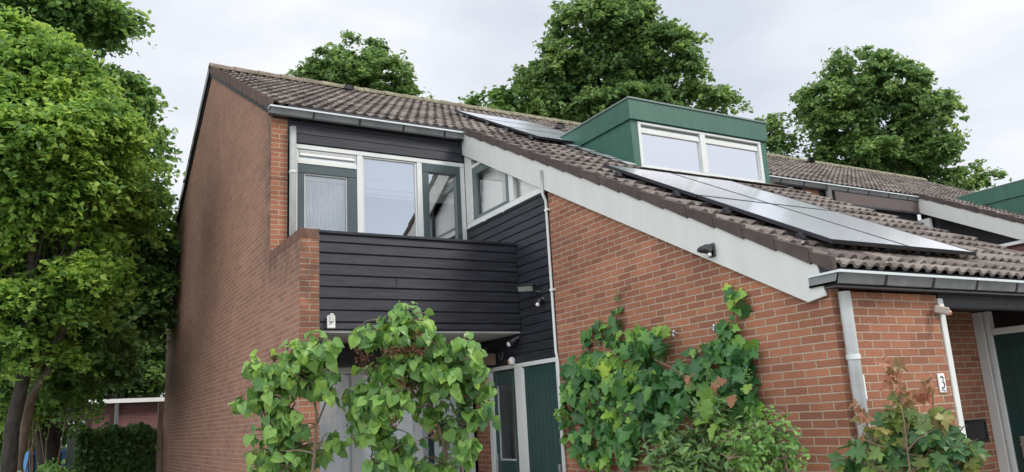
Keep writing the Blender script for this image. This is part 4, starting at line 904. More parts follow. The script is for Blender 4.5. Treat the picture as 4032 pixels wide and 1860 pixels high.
def kites(name, P, Nn, size, mat, parent, rng):
    n_ = len(P); Nn = Nn / (np.linalg.norm(Nn, axis=1, keepdims=True) + 1e-9)
    D = rng.randn(n_, 3) + np.array([0, 0, -0.5]); D -= Nn * (D * Nn).sum(1, keepdims=True); D /= np.linalg.norm(D, axis=1, keepdims=True) + 1e-9
    Sd = np.cross(D, Nn); s_ = (size * (0.55 + 0.9 * rng.rand(n_)))[:, None]
    w = 0.36
    V = np.stack([P - D * s_ * 0.5, P + Sd * s_ * w - D * s_ * 0.05 + Nn * s_ * 0.12, P + D * s_ * 0.55 - Nn * s_ * 0.1, P - Sd * s_ * w - D * s_ * 0.05 + Nn * s_ * 0.12], 1).reshape(-1, 3)
    b_ = (np.arange(n_) * 4)[:, None]
    F = np.concatenate([b_ + np.array([[0, 1, 2]]), b_ + np.array([[0, 2, 3]])], 1).reshape(-1, 3)
    return tri_mesh(name, V, F, mat, parent)

def limb(q, a, b_, r0, r1, rng, n_=6, wob=0.06, seg=7):
    a = np.array(a); b_ = np.array(b_); L_ = np.linalg.norm(b_ - a); pts = []
    o1 = rng.randn(3) * wob * L_
    for i in range(n_ + 1):
        f = i / n_; p = a + (b_ - a) * f + o1 * math.sin(f * math.pi) + rng.randn(3) * wob * 0.15 * L_ * (0 < i < n_) + np.array([0, 0, 0.08 * L_ * math.sin(f * math.pi)])
        pts.append(p)
    q.tube(pts, [r0 + (r1 - r0) * i / n_ for i in range(n_ + 1)], seg, caps=False)
    return pts

def tree(name, base, lobes, leaf, nclump, nleaf, clump_r, mat, label, seed, trunk_r=0.25, group=None, fork=0.35, hang=0.0, limbs=26, lean=(0, 0), trunk_top=None):
    """lobes: (x, y, z, rx, ry, rz) ellipsoids; leaf clumps are spread through the outer part of each"""
    rng = np.random.RandomState(seed)
    t_ = thing(name, base, label, 'tree', group)
    lob = np.array(lobes, float); vol = (lob[:, 3] * lob[:, 4] * lob[:, 5]) ** 0.72; pr = vol / vol.sum()
    idx = rng.choice(len(lob), nclump, p=pr)
    d = rng.randn(nclump, 3); d /= np.linalg.norm(d, axis=1, keepdims=True)
    rad = rng.uniform(0.45, 1.0, nclump) ** 0.6
    C_ = lob[idx, :3] + d * lob[idx, 3:] * rad[:, None]
    P = []; Nv = []
    for c, dd in zip(C_, d):
        cr_ = clump_r * rng.uniform(0.7, 1.5); out_ = dd * np.array([1, 1, 0.35]); out_ /= np.linalg.norm(out_) + 1e-6
        nsp = rng.randint(4, 8)
        for k_ in range(nsp):      # leafy sprays fanning out from the clump, drooping at their tips
            m_ = max(6, int(nleaf / 5.5 * rng.uniform(0.5, 1.5)))
            v = out_ * 0.9 + rng.randn(3) * 0.65; v[2] = v[2] * 0.5 + 0.1; v /= np.linalg.norm(v)
            L_ = cr_ * rng.uniform(0.8, 2.0); t1 = rng.rand(m_) ** 0.8
            wdt = cr_ * 0.34 * (1.05 - t1 * 0.6)
            p = c + np.outer(t1 * L_, v) + rng.randn(m_, 3) * wdt[:, None] * np.array([1, 1, 0.45]) - np.outer(t1 ** 2 * L_ * 0.45, [0, 0, 1.0])
            P.append(p); Nv.append(rng.randn(m_, 3) * 0.55 + v * 0.35 + np.array([0, 0, 0.95]))
    P = np.concatenate(P); Nv = np.concatenate(Nv)
    kites('crown', P, Nv, leaf, mat, t_, rng)
    q = MB(); bx_, by_, bz_ = base; cen = lob[:, :3].mean(0)
    tt = trunk_top if trunk_top is not None else (cen[0] * 0.7 + bx_ * 0.3, cen[1] * 0.7 + by_ * 0.3, bz_ + (C_[:, 2].max() - bz_) * 0.75)
    ht = tt[2] - bz_
    pts = limb(q, (bx_, by_, bz_ - 0.3), tt, trunk_r, trunk_r * 0.25, rng, 10, 0.025, 12)
    pick = rng.choice(nclump, min(limbs, nclump), replace=False)
    for k_ in pick:
        c = C_[k_]; f = np.clip((c[2] - bz_) / ht - 0.22 - 0.15 * rng.rand(), fork, 0.97); j = int(f * 10)
        limb(q, pts[j], c, trunk_r * (0.30 - 0.22 * f), 0.012, rng, 6, 0.07, 6)
    q.build('trunk', BARK, t_)
    return t_

def lobes_px(specs, d0):
    """lobes from (px, py, r_px_x, r_px_y, extra_depth)"""
    out_ = []
    for (px, py, rx, ry, dd) in specs:
        d = d0 + dd; p = at(px, py, d); s_ = d / FPX * 1.5656
        out_.append((p[0], p[1], p[2], rx * s_, rx * s_ * 1.0, ry * s_))
    return out_

# big trees behind the roof
TG = 'tall trees behind the roof'
tree('broadleaf_tree', (12.0, 30.0, -0.4), lobes_px([(845, 165, 55, 40, 0), (905, 140, 55, 35, 1), (960, 190, 55, 45, 0), (1000, 220, 40, 25, 0.5), (790, 195, 35, 20, 0), (870, 230, 90, 55, 1), (890, 310, 120, 70, 1)], 36), 0.2, 270, 120, 0.42, LF_BACK,
     'rounded tree crown showing above the ridge left of centre', 11, 0.3, TG)
tree('broadleaf_tree', (25.5, 27.0, -0.4), lobes_px([(1480, 50, 75, 40, 0), (1590, 70, 75, 50, 0), (1420, 120, 55, 45, 0), (1650, 130, 80, 50, 0), (1400, 190, 65, 40, 0), (1520, 190, 110, 70, 1), (1700, 200, 70, 40, 0), (1770, 250, 60, 25, 0), (1345, 200, 30, 30, 0), (1370, 270, 60, 35, 0), (1560, 300, 170, 60, 1), (1570, 25, 60, 30, 0)], 38), 0.21, 640, 120, 0.46, LF_BACK,
     'tallest tree rising behind the green dormer, its top cut by the frame', 12, 0.42, TG, limbs=60)
tree('broadleaf_tree', (37, 18.0, -0.4), lobes_px([(2170, 165, 65, 35, 0), (2240, 220, 80, 60, 0), (2095, 250, 65, 50, 0), (2330, 280, 60, 45, 0), (2180, 310, 120, 70, 1), (2070, 320, 60, 40, 0), (2330, 370, 75, 40, 0), (2240, 400, 120, 50, 1), (2420, 445, 60, 18, 0), (2150, 390, 100, 40, 0)], 38), 0.21, 470, 120, 0.46, LF_BACK,
     'wide tree standing behind the neighbouring roof at the right', 13, 0.36, TG, limbs=50)
tree('young_tree', (17.5, 32.0, -0.4), lobes_px([(1240, 265, 55, 22, 0), (1290, 250, 40, 22, 0), (1180, 275, 25, 10, 0), (1260, 320, 80, 40, 0)], 38), 0.24, 60, 50, 0.5, LF_DARK,
     'thin sparse treetop between the two solar arrays and the tallest tree', 14, 0.12, TG, limbs=20)
tree('young_tree', (31.5, 22.0, -0.4), lobes_px([(1930, 345, 30, 42, 0), (1950, 380, 40, 28, 0), (1915, 300, 20, 10, 0), (1940, 430, 50, 50, 0)], 38), 0.2, 48, 70, 0.5, LF_BACK,
     'small tree top beside the right end of the green dormer', 15, 0.12, TG, limbs=16)

# left hand trees
TL_ = 'leafy trees along the left side'
tree('broadleaf_tree', tuple(at(-2, 1150, 12.0)[:2]) + (-0.1,), lobes_px([(20, 110, 90, 55, 1), (110, 170, 90, 55, 0.5), (30, 260, 100, 60, 0), (180, 240, 80, 55, 0.5), (235, 330, 75, 55, 0), (110, 350, 110, 60, -0.5), (10, 420, 100, 60, -0.5), (260, 430, 65, 50, 0.5), (160, 470, 100, 55, 0), (60, 540, 110, 50, 0), (-60, 300, 80, 200, 0), (290, 520, 60, 45, 1), (20, 640, 80, 40, 0), (180, 590, 80, 40, 0.6), (40, 740, 70, 45, -.3), (30, 860, 60, 45, -.3), (120, 900, 40, 25, 0), (150, 760, 60, 40, 0), (230, 690, 60, 40, 0)], 12.5), 0.095, 1350, 115, 0.26, LF_TREE,
     'big leafy tree filling the left edge with a thick trunk', 21, 0.13, TL_, limbs=30, fork=0.45, trunk_top=tuple(at(90, 250, 12)))
tree('broadleaf_tree', tuple(at(128, 1150, 15.0)[:2]) + (-0.35,), lobes_px([(160, 30, 110, 40, 0), (250, 40, 45, 30, 0), (60, 20, 100, 40, 0), (290, 240, 40, 60, 0), (345, 560, 50, 80, 0), (370, 660, 40, 70, 0), (280, 640, 90, 80, 0), (180, 700, 110, 60, 0), (60, 720, 90, 60, 0), (355, 450, 35, 50, 0), (330, 300, 35, 50, 0), (350, 370, 30, 40, 0), (330, 780, 60, 60, 0), (200, 840, 90, 45, -2), (110, 960, 80, 35, -2), (250, 930, 70, 30, 0), (385, 740, 28, 70, 0)], 16.5), 0.12, 900, 105, 0.32, LF_DARK,
     'darker tree behind with a leaning trunk, its top at the upper left', 22, 0.22, TL_, limbs=30, fork=0.4, trunk_top=tuple(at(215, 250, 16)))
tree('broadleaf_tree', tuple(at(300, 1130, 24.0)[:2]) + (-0.5,), lobes_px([(360, 800, 90, 80, 0), (290, 880, 110, 50, 0), (150, 850, 140, 70, 0), (20, 860, 110, 80, 1), (390, 700, 50, 60, 0), (330, 930, 90, 25, 0), (60, 940, 110, 35, 0), (90, 1010, 130, 45, 1), (20, 1080, 120, 50, 1), (200, 980, 60, 25, 1), (120, 780, 120, 50, 0), (300, 975, 90, 16, 1), (390, 965, 40, 20, 1)], 26), 0.17, 900, 95, 0.48, LF_DARK,
     'low spreading tree above the brick shed roof', 23, 0.25, TL_, limbs=40, fork=0.3)
# leaning bare stem
q = thing('slender_tree', tuple(at(70, 1120, 12.5)), 'slim leaning pale trunk crossing the shade under the left trees', 'tree', TL_)
mb = MB(); mb.tube([at(40, 1180, 12.4), at(75, 1010, 12.5), at(115, 930, 12.5), at(150, 850, 12.5), at(182, 770, 12.6), at(215, 680, 12.7), at(240, 590, 12.8)], [0.09, 0.075, 0.065, 0.055, 0.05, 0.04, 0.02], 10); mb.build('trunk', plain('pale_bark', (0.17, 0.13, 0.095), 0.9, 0.4, 8, bump=0.01), q)
rng = np.random.RandomState(3); P = np.concatenate([at(240 + rng.randn() * 26, 610 + rng.randn() * 26, 12.8)[None] + rng.randn(14, 3) * 0.12 for _ in range(26)]); kites('crown', P, rng.randn(len(P), 3) + [0, 0, 1.2], 0.15, LF_TREE, q, rng)

# sapling foliage low at the left
def shrub_blob(name, lobes, leaf, nc, nl, cr_, mat, label, seed, cat='shrub'):
    rng = np.random.RandomState(seed); lob = np.array(lobes); b0 = (lob[:, 0].mean(), lob[:, 1].mean(), 0.0)
    t_ = thing(name, b0, label, cat); vol = lob[:, 3] * lob[:, 4] * lob[:, 5]; idx = rng.choice(len(lob), nc, p=vol / vol.sum())
    d = rng.randn(nc, 3); d /= np.linalg.norm(d, axis=1, keepdims=True); C_ = lob[idx, :3] + d * lob[idx, 3:] * (rng.rand(nc, 1) ** 0.4)
    P = np.repeat(C_, nl, 0) + rng.randn(nc * nl, 3) * cr_ * 0.5; Nv = rng.randn(len(P), 3) * 0.6 + np.repeat(d, nl, 0) * 0.5 + [0, 0, 0.8]
    kites('foliage', P, Nv, leaf, mat, t_, rng)
    q = MB()
    for k_ in range(12):
        c = C_[k_]; limb(q, (b0[0] + rng.randn() * 0.05, b0[1] + rng.randn() * 0.05, -0.2), c, 0.02, 0.006, rng, 5, 0.05, 5)
    q.build('stem', TWIG, t_)
    return t_
shrub_blob('shrub', lobes_px([(90, 1010, 60, 40, 0), (60, 1060, 50, 30, 0), (150, 985, 50, 25, 0), (190, 1050, 30, 10, 0)], 14.5), 0.08, 130, 26, 0.22, LF_TREE, 'loose green shrub hanging over the blue fence', 31)
shrub_blob('shrub', lobes_px([(120, 1180, 26, 8, 0), (130, 1192, 36, 8, 0)], 12), 0.06, 26, 18, 0.12, LF_LIGHT, 'yellow green shoots in front of the blue fence at the bottom edge', 32)

# shed, hedge, fence, blue fence, car
sh = thing('brick_shed', (-0.6, 19.5, -0.4), 'low brick shed with white roof edge and drainpipes behind the hedge', 'shed')
q = MB(); q.u0 = (0, 0); q.box(-1.15, 3.5, 19.2, 23, -0.5, 2.58); q.build('wall', BRS, sh)
boxes((-2.1, 3.6, 18.95, 19.19, 2.60, 2.70)).build('roof_edge', WPL, sh)
boxes((-2.3, 3.7, 19.2, 23.2, 2.66, 2.73)).build('flat_roof', BPL, sh)
boxes((-2.1, -1.16, 19.3, 19.5, 2.2, 2.59), (-2.1, -2.0, 19.3, 22, -0.5, 2.2)).build('side_post', plain('shed_wood', (0.14, 0.12, 0.10), 0.8, 0.2), sh)
for x in (-0.62, 0.88): MB().tube([(x, 19.1, 2.62), (x, 19.1, 1.9 if x > 0 else 0.0)], 0.05, 10).build('downpipe', PVC, sh)
s_ = thing('skylight_box', (1.3, 20, 2.74), 'grey framed skylight box standing on the shed roof edge', 'skylight')
boxes((1.20, 1.24, 19.5, 19.54, 2.73, 3.05), (1.70, 1.74, 19.5, 19.54, 2.73, 3.05), (1.241, 1.699, 19.5, 19.54, 3.01, 3.05)).build('frame', PVC, s_)
MB().box(1.25, 1.69, 19.56, 19.9, 2.73, 2.98).build('box', plain('grey_box', (0.2, 0.2, 0.2), 0.7), s_)
s_ = thing('awning_panel', (-1.9, 18.5, 0), 'yellow orange slanted awning panel beside the shed', 'awning')
MB().obox(at(205, 1034, 21.5), RT + 0.32 * UP, FW, UP - 0.3 * RT, 0.42, 0.3, 0.09).build('canvas', plain('yellow_canvas', (0.50, 0.27, 0.05), 0.7, 0.1), s_)
pp_ = at(205, 1034, 21.5); MB().tube([tuple(pp_), (pp_[0], pp_[1], -0.4)], 0.03, 8).build('pole', PVC, s_)
hd = thing('hedge', tuple(at(270, 1150, 16)[:2]) + (-0.4,), 'dense clipped dark green hedge in front of the shed', 'hedge')
a0 = at(180, 1110, 16.5); a1 = at(372, 1100, 17.5)
rng = np.random.RandomState(41); n_ = 17000; f = rng.rand(n_); face = rng.rand(n_); a0[2] = a1[2] = 0
zt2 = 1.86 + 0.05 * np.sin(f * 17) + 0.04 * rng.randn(n_)
thk = 0.8; dirx = (a1 - a0) / np.linalg.norm(a1 - a0); nrm = np.array([dirx[1], -dirx[0], 0]) 
P = a0 + (a1 - a0) * f[:, None] + nrm * (np.where(face < 0.75, 0.4 + 0.05 * rng.randn(n_), rng.uniform(-.4, .4, n_)))[:, None]
P[:, 2] = np.where(face < 0.75, -0.4 + (zt2 + 0.4) * rng.rand(n_), zt2)
side = (face > 0.9); P[side] = (a1 + dirx * 0.03 * rng.randn(side.sum(), 1) + nrm * rng.uniform(-.4, .4, (side.sum(), 1))); P[side, 2] = rng.uniform(-0.4, 1.85, side.sum())
kites('foliage', P, nrm + rng.randn(n_, 3) * 0.7 + [0, 0, 0.3], 0.10, LF_HEDGE, hd, rng)
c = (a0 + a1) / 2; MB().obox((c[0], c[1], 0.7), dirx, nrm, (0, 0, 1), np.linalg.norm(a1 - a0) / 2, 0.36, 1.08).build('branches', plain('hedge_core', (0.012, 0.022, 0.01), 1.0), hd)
fe = thing('wooden_fence', tuple(at(395, 1150, 15)[:2]) + (-0.4,), 'weathered brown plank fence between the hedge and the gable wall', 'fence')
q = MB(); f0 = at(371, 1100, 17.2); f1 = np.array([0.05, 15.2, 0]); f0[2] = 0; dv = f1 - f0; Lf = np.linalg.norm(dv); dv = dv / Lf; nb_ = max(4, int(Lf / 0.13)); pr_ = np.array([-dv[1], dv[0], 0])
for k_ in range(nb_):
    hgt = 1.72 + 0.25 * k_ / nb_
    q.obox(f0 + dv * (k_ + 0.5) * Lf / nb_ + np.array([0, 0, hgt / 2 - 0.2]), dv, pr_, (0, 0, 1), Lf / nb_ / 2 - 0.006, 0.012, hgt / 2 + 0.2)
q.build('plank', plain('grey_brown_wood', (0.15, 0.12, 0.085), 0.9, 0.3, 3, stretch=(1, 1, 0.15)), fe)
q = MB(); q.obox(f1 + np.array([-0.1, 0, 1.1]), (1, 0, 0), (0, 1, 0), (0, 0, 1), 0.05, 0.05, 1.35); q.build('post', plain('post_wood', (0.28, 0.20, 0.15), 0.9, 0.2), fe)
bf = thing('metal_container', tuple(at(130, 1160, 17)[:2]) + (-0.4,), 'blue corrugated metal container side beneath the trees at bottom left', 'container')
b0_ = at(68, 1140, 16.2); b1_ = at(250, 1140, 18.2); b0_[2] = b1_[2] = 0; dv = b1_ - b0_; Lf = np.linalg.norm(dv); dv /= Lf; pr_ = np.array([dv[1], -dv[0], 0])
q = MB(); nn_ = int(Lf / 0.09)
for k_ in range(nn_):
    o0 = 0.0 if k_ % 2 else 0.04; o1 = 0.04 if k_ % 2 else 0.0
    pa = b0_ + dv * k_ * Lf / nn_ + pr_ * (0.04 if (k_ // 2) % 2 else 0); pb = b0_ + dv * (k_ + 1) * Lf / nn_ + pr_ * (0.04 if ((k_ + 1) // 2) % 2 else 0)
    q.poly([(pa[0], pa[1], -0.4), (pb[0], pb[1], -0.4), (pb[0], pb[1], 1.50), (pa[0], pa[1], 1.50)])
q.build('corrugated_panel', plain('blue_paint', (0.035, 0.17, 0.42), 0.5, 0.2, 3), bf)
q = MB(); q.obox(b0_ + dv * Lf / 2 + pr_ * 0.03 + np.array([0, 0, 1.53]), dv, pr_, (0, 0, 1), Lf / 2, 0.04, 0.04); q.obox(b0_ + pr_ * 0.03 + np.array([0, 0, 0.55]), dv, pr_, (0, 0, 1), 0.05, 0.05, 0.98); q.build('rail', plain('light_blue_paint', (0.06, 0.27, 0.55), 0.5, 0.1), bf)

def hatchback(loc, ang, paint, label):
    c = thing('parked_car', loc, label, 'car', 'cars parked by the hedge'); Mx = Matrix.Translation(loc) @ Matrix.Rotation(ang, 4, 'Z')
    def prt(q, name, mat, par=None, bevel=0):
        q.v = [tuple(Mx @ Vector(p)) for p in q.v]; return q.build(name, mat, par or c, bevel=bevel)
    # local: x = length (rear at 0, pointing to +x front), y = width, z up
    prof_ = [(0.0, 0.35), (-0.03, 0.75), (0.05, 0.98), (0.33, 1.42), (0.6, 1.49), (1.6, 1.50), (2.15, 1.42), (2.85, 1.02), (3.75, 0.85), (3.95, 0.6), (3.95, 0.3)]
    q = MB(); n_ = len(prof_)
    def w(z): return 0.84 - max(0, z - 0.95) * 0.28
    Lp = [(x, -w(z), z) for x, z in prof_]; Rp = [(x, w(z), z) for x, z in prof_]
    q.poly(Lp[::-1]); q.poly(Rp)
    for i in range(n_): j = (i + 1) % n_; q.poly([Lp[i], Lp[j], Rp[j], Rp[i]])
    body = prt(q, 'body', paint)
    prt(MB().obox((0.27, 0, 1.475), (1, 0, 0.05), (0, 1, 0), (0, 0, 1), 0.16, 0.66, 0.028), 'roof_spoiler', paint, bevel=0.012)
    q = MB(); q.poly([(0.06, -0.66, 1.02), (0.06, 0.66, 1.02), (0.30, 0.58, 1.40), (0.30, -0.58, 1.40)]); q.v = [(x - 0.02, y, z) for x, y, z in q.v]; prt(q, 'rear_window', BPL)
    for sgn in (-1, 1):
        prt(MB().obox((0.055, sgn * 0.74, 1.08), (0.35, 0, 1), (0, 1, 0), (1, 0, -0.35), 0.19, 0.055, 0.03), 'tail_light', plain('red_lens', (0.45, 0.02, 0.02), 0.2), bevel=0.01)
        for x in (0.75, 3.2):
            wq = MB().tube([(x, sgn * 0.70, 0.31), (x, sgn * 0.86, 0.31)], 0.31, 20); wh = prt(wq, 'wheel', BPL)
            prt(MB().tube([(x, sgn * 0.861, 0.31), (x, sgn * 0.872, 0.31)], 0.19, 16), 'rim', METAL, wh)
    return c
CARP = plain('white_car_paint', (0.66, 0.68, 0.70), 0.2, 0.02)
pc = at(352, 1190, 17.5)
hatchback((pc[0] + 0.30, pc[1] - 0.6, -0.43), R(78), CARP, 'white hatchback with red tail lamp showing between hedge and fence')
pc = at(-10, 1190, 11.5)
hatchback((pc[0] - 0.35, pc[1] - 1.6, -0.36), R(86), CARP, 'white car roof just entering the bottom left corner under the trunk')

# ================================================================== GARDEN PLANTS IN FRONT
def atx(px, py, X):
    d = FW + ((px * 1.5656 - 2016) / FPX) * RT - ((py * 1.5656 - 930) / FPX) * UP
    return CP + d * (X - CP[0]) / d[0]
def leafy(name, kind, lobes, count, size, mats, label, seed, stems, up=0.35, down=1.5, out=0.8, cat='shrub', spread=0.9, stem_r=0.014, fold=0.28, droop=0.38, face=0.5, nodes=5, twig_mat=None):
    """leaves in small groups along twigs; mats: list of (material, share, size factor)"""
    rng = np.random.RandomState(seed); lob = np.array(lobes, float)
    base = tuple(stems[0][0]); t_ = thing(name, base, label, cat)
    vol = (lob[:, 3] * lob[:, 5]); pr = vol / vol.sum(); cen = lob[:, :3].mean(0)
    tips = []
    ng = count // nodes; idx = rng.choice(len(lob), ng, p=pr); d = rng.randn(ng, 3); d /= np.linalg.norm(d, axis=1, keepdims=True)
    C_ = lob[idx, :3] + d * lob[idx, 3:] * (rng.rand(ng, 1) ** 0.45) * spread
    tw = d * np.array([1, 1, 0.6]) + rng.randn(ng, 3) * 0.5 + [0, 0, 0.45]; tw /= np.linalg.norm(tw, axis=1, keepdims=True)
    P = np.repeat(C_, nodes, 0); TW = np.repeat(tw, nodes, 0); k_ = np.tile(np.arange(nodes), ng)
    sz = size * rng.uniform(0.6, 1.25, len(P))
    P = P + TW * ((k_ - nodes / 2) * size * 0.42)[:, None] + rng.randn(len(P), 3) * size * 0.15
    D = rng.randn(len(P), 3) * 0.8 + np.repeat(d, nodes, 0) * out + [0, 0, -down]
    tocam = CP - P; tocam /= np.linalg.norm(tocam, axis=1, keepdims=True)
    Nn = np.repeat(d, nodes, 0) * 0.5 + np.array([0, 0, 1.0]) * up + rng.randn(len(P), 3) * 0.35 + np.array([-0.5, -0.7, 0]) * face
    r_ = rng.rand(len(P)); lo_ = 0
    for (mt, share, sf) in mats:
        hi = lo_ + share; m_ = (r_ >= lo_) & (r_ < hi); lo_ = hi
        if m_.sum() > 2: leaves_mesh('foliage', kind, P[m_], Nn[m_], D[m_], sz[m_] * sf, mt, t_, rng, fold, droop)
    q = MB(); ends = []
    for (a, b_, r0, r1) in stems:
        ends.append(limb(q, a, b_, r0, r1, rng, 8, 0.05, 8))
    allp = [p for e_ in ends for p in e_[2:]]; ap = np.array(allp)
    for j in range(0, ng, max(1, ng // 150)):
        dd = np.linalg.norm(ap - C_[j], axis=1) + 0.6 * np.maximum(0, ap[:, 2] - C_[j][2]); i_ = int(dd.argmin())
        limb(q, ap[i_], C_[j] + tw[j] * size * 0.8, 0.006, 0.0025, rng, 4, 0.08, 5)
    q.build('stem', twig_mat or TWIG, t_)
    return t_, C_, rng

def gp(px, py, d):
    p = at(px, py, d); return (p[0], p[1], 0.0)
def dry_clusters(parent, pts, rng, r_=0.03, n_=26, mat=None):
    [kites('flower_head', p + rng.randn(n_, 3) * r_, rng.randn(n_, 3), 0.016, mat, parent, rng) for p in pts]
DRY = plain('dry_lilac_panicle', (0.13, 0.060, 0.028), 0.9, 0.4, 40)
D1 = 4.7
def lp(specs, d, dep=0.5):
    o_ = []
    for (px, py, rx, ry) in specs:
        p = at(px, py, d); k_ = d / FPX * 1.5656; o_.append((p[0], p[1], p[2], rx * k_, max(rx * k_, dep * 0.5), ry * k_))
    return o_
t_, C_, rng = leafy('lilac_bush', 'heart', lp([(795, 880, 38, 40), (740, 900, 45, 40), (735, 950, 75, 45), (650, 930, 24, 35), (655, 965, 28, 25), (620, 1015, 30, 16), (690, 1020, 50, 35), (800, 965, 40, 40), (700, 1065, 40, 25), (660, 1150, 30, 35), (720, 1150, 55, 35), (790, 1130, 45, 22), (850, 1110, 35, 14), (700, 1090, 55, 25), (760, 1160, 40, 25), (690, 1180, 50, 20)], D1), 1050, 0.063,
      [(LF_LILAC, 0.85, 1.0), (LF_YOUNG, 0.15, 0.85)], 'left lilac bush with heart shaped leaves before the brick gable corner', 51,
      [(gp(760, 1190, D1), at(790, 900, D1), 0.018, 0.005), (gp(790, 1190, D1 + 0.1), at(700, 960, D1), 0.014, 0.005), (gp(775, 1190, D1), at(830, 985, D1), 0.012, 0.005), (gp(740, 1190, D1), at(660, 1030, D1), 0.012, 0.004), (gp(770, 1190, D1 - .1), at(720, 1150, D1), 0.012, 0.004)])
dry_clusters(t_, [at(690, 905, D1), at(770, 955, D1), at(815, 925, D1), at(655, 985, D1), at(885, 1100, D1)], rng, 0.014, 26, DRY)
t_, C_, rng = leafy('lilac_bush', 'heart', lp([(1010, 800, 40, 28), (950, 840, 55, 32), (1060, 840, 50, 35), (908, 850, 22, 20), (1010, 870, 60, 40), (1120, 880, 50, 35), (1160, 900, 45, 50), (960, 930, 60, 40), (1060, 930, 70, 45), (1190, 960, 36, 50), (1120, 960, 55, 35), (1000, 990, 70, 35), (910, 1010, 45, 40), (950, 1040, 60, 40), (1080, 1040, 35, 20), (1185, 1035, 35, 28), (1130, 1075, 35, 20), (970, 1100, 40, 20), (1150, 1130, 35, 28), (1110, 1175, 45, 15), (950, 1168, 45, 16), (1195, 990, 32, 35), (1000, 1140, 60, 35), (920, 1090, 45, 30), (1040, 1180, 60, 20)], D1), 2000, 0.062,
      [(LF_LILAC, 0.85, 1.0), (LF_YOUNG, 0.15, 0.85)], 'larger central lilac bush with dry brown flower heads in front of the balcony', 52,
      [(gp(1060, 1190, D1), at(1040, 950, D1), 0.026, 0.010), (at(1045, 1000, D1), at(970, 850, D1), 0.011, 0.005), (at(1045, 980, D1), at(1010, 800, D1), 0.010, 0.004), (at(1045, 1000, D1), at(1150, 900, D1), 0.010, 0.004), (gp(1030, 1190, D1), at(930, 1000, D1), 0.015, 0.005), (gp(1080, 1190, D1), at(1180, 1000, D1), 0.014, 0.005), (gp(1000, 1190, D1 + .1), at(950, 1100, D1), 0.012, 0.005), (gp(1075, 1190, D1 + .1), at(1130, 1100, D1), 0.012, 0.005)])
dry_clusters(t_, [at(1000 + 10 * k_, 878 + (k_ * 37 % 9), D1 - 0.15) for k_ in range(-3, 7)] + [at(905, 882, D1 - .1), at(908, 900, D1 - .1), at(914, 915, D1), at(1003, 955, D1 - .15), at(1012, 962, D1 - .15), at(1095, 870, D1 - .1), at(1050, 840, D1 - .1), at(990, 1060, D1 - .2), at(1090, 1085, D1 - .2), at(1200, 940, D1 - .1), at(1210, 965, D1 - .1), at(930, 900, D1 - .1), at(950, 925, D1)], rng, 0.015, 30, DRY)

# grapevine on the side wall
def wall_leaves(name, kind, specs, count, size, mat, parent, seed, offs=(0.03, 0.28), noise=0.45):
    rng = np.random.RandomState(seed); sp = np.array(specs, float); a = sp[:, 2] * sp[:, 3]; idx = rng.choice(len(sp), count, p=a / a.sum())
    th = rng.rand(count) * 2 * math.pi; rr = np.sqrt(rng.rand(count)); P = []
    for i, t1, r1 in zip(idx, th, rr):
        off = rng.uniform(*offs) * (1.15 - r1 ** 3 * 0.8) * (sp[i, 4] if sp.shape[1] > 4 else 1)
        P.append(atx(sp[i, 0] + sp[i, 2] * r1 * math.cos(t1), sp[i, 1] + sp[i, 3] * r1 * math.sin(t1), L1 - 0.02 - off))
    P = np.array(P); Nn = np.array([-1.0, -0.25, 0.55]) + rng.randn(count, 3) * noise; D = np.array([-0.15, 0, -1.0]) + rng.randn(count, 3) * 0.6
    return leaves_mesh(name, kind, P, Nn, D, size * rng.uniform(0.4, 1.3, count), mat, parent, rng, 0.28, 0.32), P
main = [(1475, 925, 50, 45, 1), (1560, 900, 70, 65, 1), (1630, 865, 55, 45, .8), (1445, 960, 30, 40, .6), (1500, 990, 75, 55, 1), (1600, 980, 90, 75, 1), (1690, 970, 60, 60, 1), (1740, 930, 45, 45, .8), (1480, 1090, 60, 40, .7), (1570, 1060, 70, 60, .9), (1530, 1140, 80, 40, .7), (1650, 1050, 60, 50, 1), (1430, 1040, 25, 30, .5)]
rgt = [(1838, 735, 12, 22, .3), (1848, 780, 20, 18, .3), (1835, 840, 40, 35, .5), (1850, 880, 45, 40, .6), (1855, 930, 50, 45, .7), (1870, 985, 40, 45, .6), (1790, 890, 30, 35, .6), (1885, 1040, 30, 35, .5), (1770, 990, 50, 45, .8), (1820, 1000, 45, 50, .8)]
lft = [(1555, 750, 8, 10, .2), (1550, 785, 16, 18, .3), (1510, 825, 22, 22, .3), (1490, 850, 22, 22, .4), (1555, 815, 14, 14, .3)]
vn = thing('grapevine', (L1 - 0.1, 2.2, 0.0), 'climbing grapevine spreading over the side brick wall', 'climbing plant')
wall_leaves('foliage', 'lobed', main, 640, 0.130, LF_VINE, vn, 61)
wall_leaves('foliage', 'lobed', rgt, 200, 0.125, LF_VINE, vn, 62, (0.02, 0.2))
wall_leaves('foliage', 'heart', lft, 26, 0.105, LF_VINE, vn, 63, (0.02, 0.08))
wall_leaves('young_foliage', 'lobed', [(1580, 850, 30, 18, 1), (1550, 930, 60, 50, 1.1), (1660, 830, 22, 15, .8), (1480, 910, 30, 20, 1), (1610, 1000, 30, 30, 1.1), (1845, 745, 14, 30, .3), (1750, 880, 12, 10, .8), (1640, 935, 20, 18, 1.1), (1880, 960, 14, 14, .8), (1570, 1090, 20, 15, 1)], 90, 0.085, LF_YOUNG, vn, 64, (0.15, 0.34))
wall_leaves('young_foliage', 'lobed', [(1775, 1010, 20, 30, 1.2), (1795, 1060, 25, 30, 1.3), (1755, 985, 18, 14, 1.1), (1700, 975, 16, 8, 1.2)], 15, 0.13, LF_YOUNG, vn, 65, (0.3, 0.45))
wall_leaves('reddish_foliage', 'lobed', [(1800, 965, 12, 12, 1.2), (1735, 950, 8, 10, 1.2), (1838, 1000, 8, 8, 1)], 12, 0.075, LF_RED, vn, 66, (0.3, 0.42))
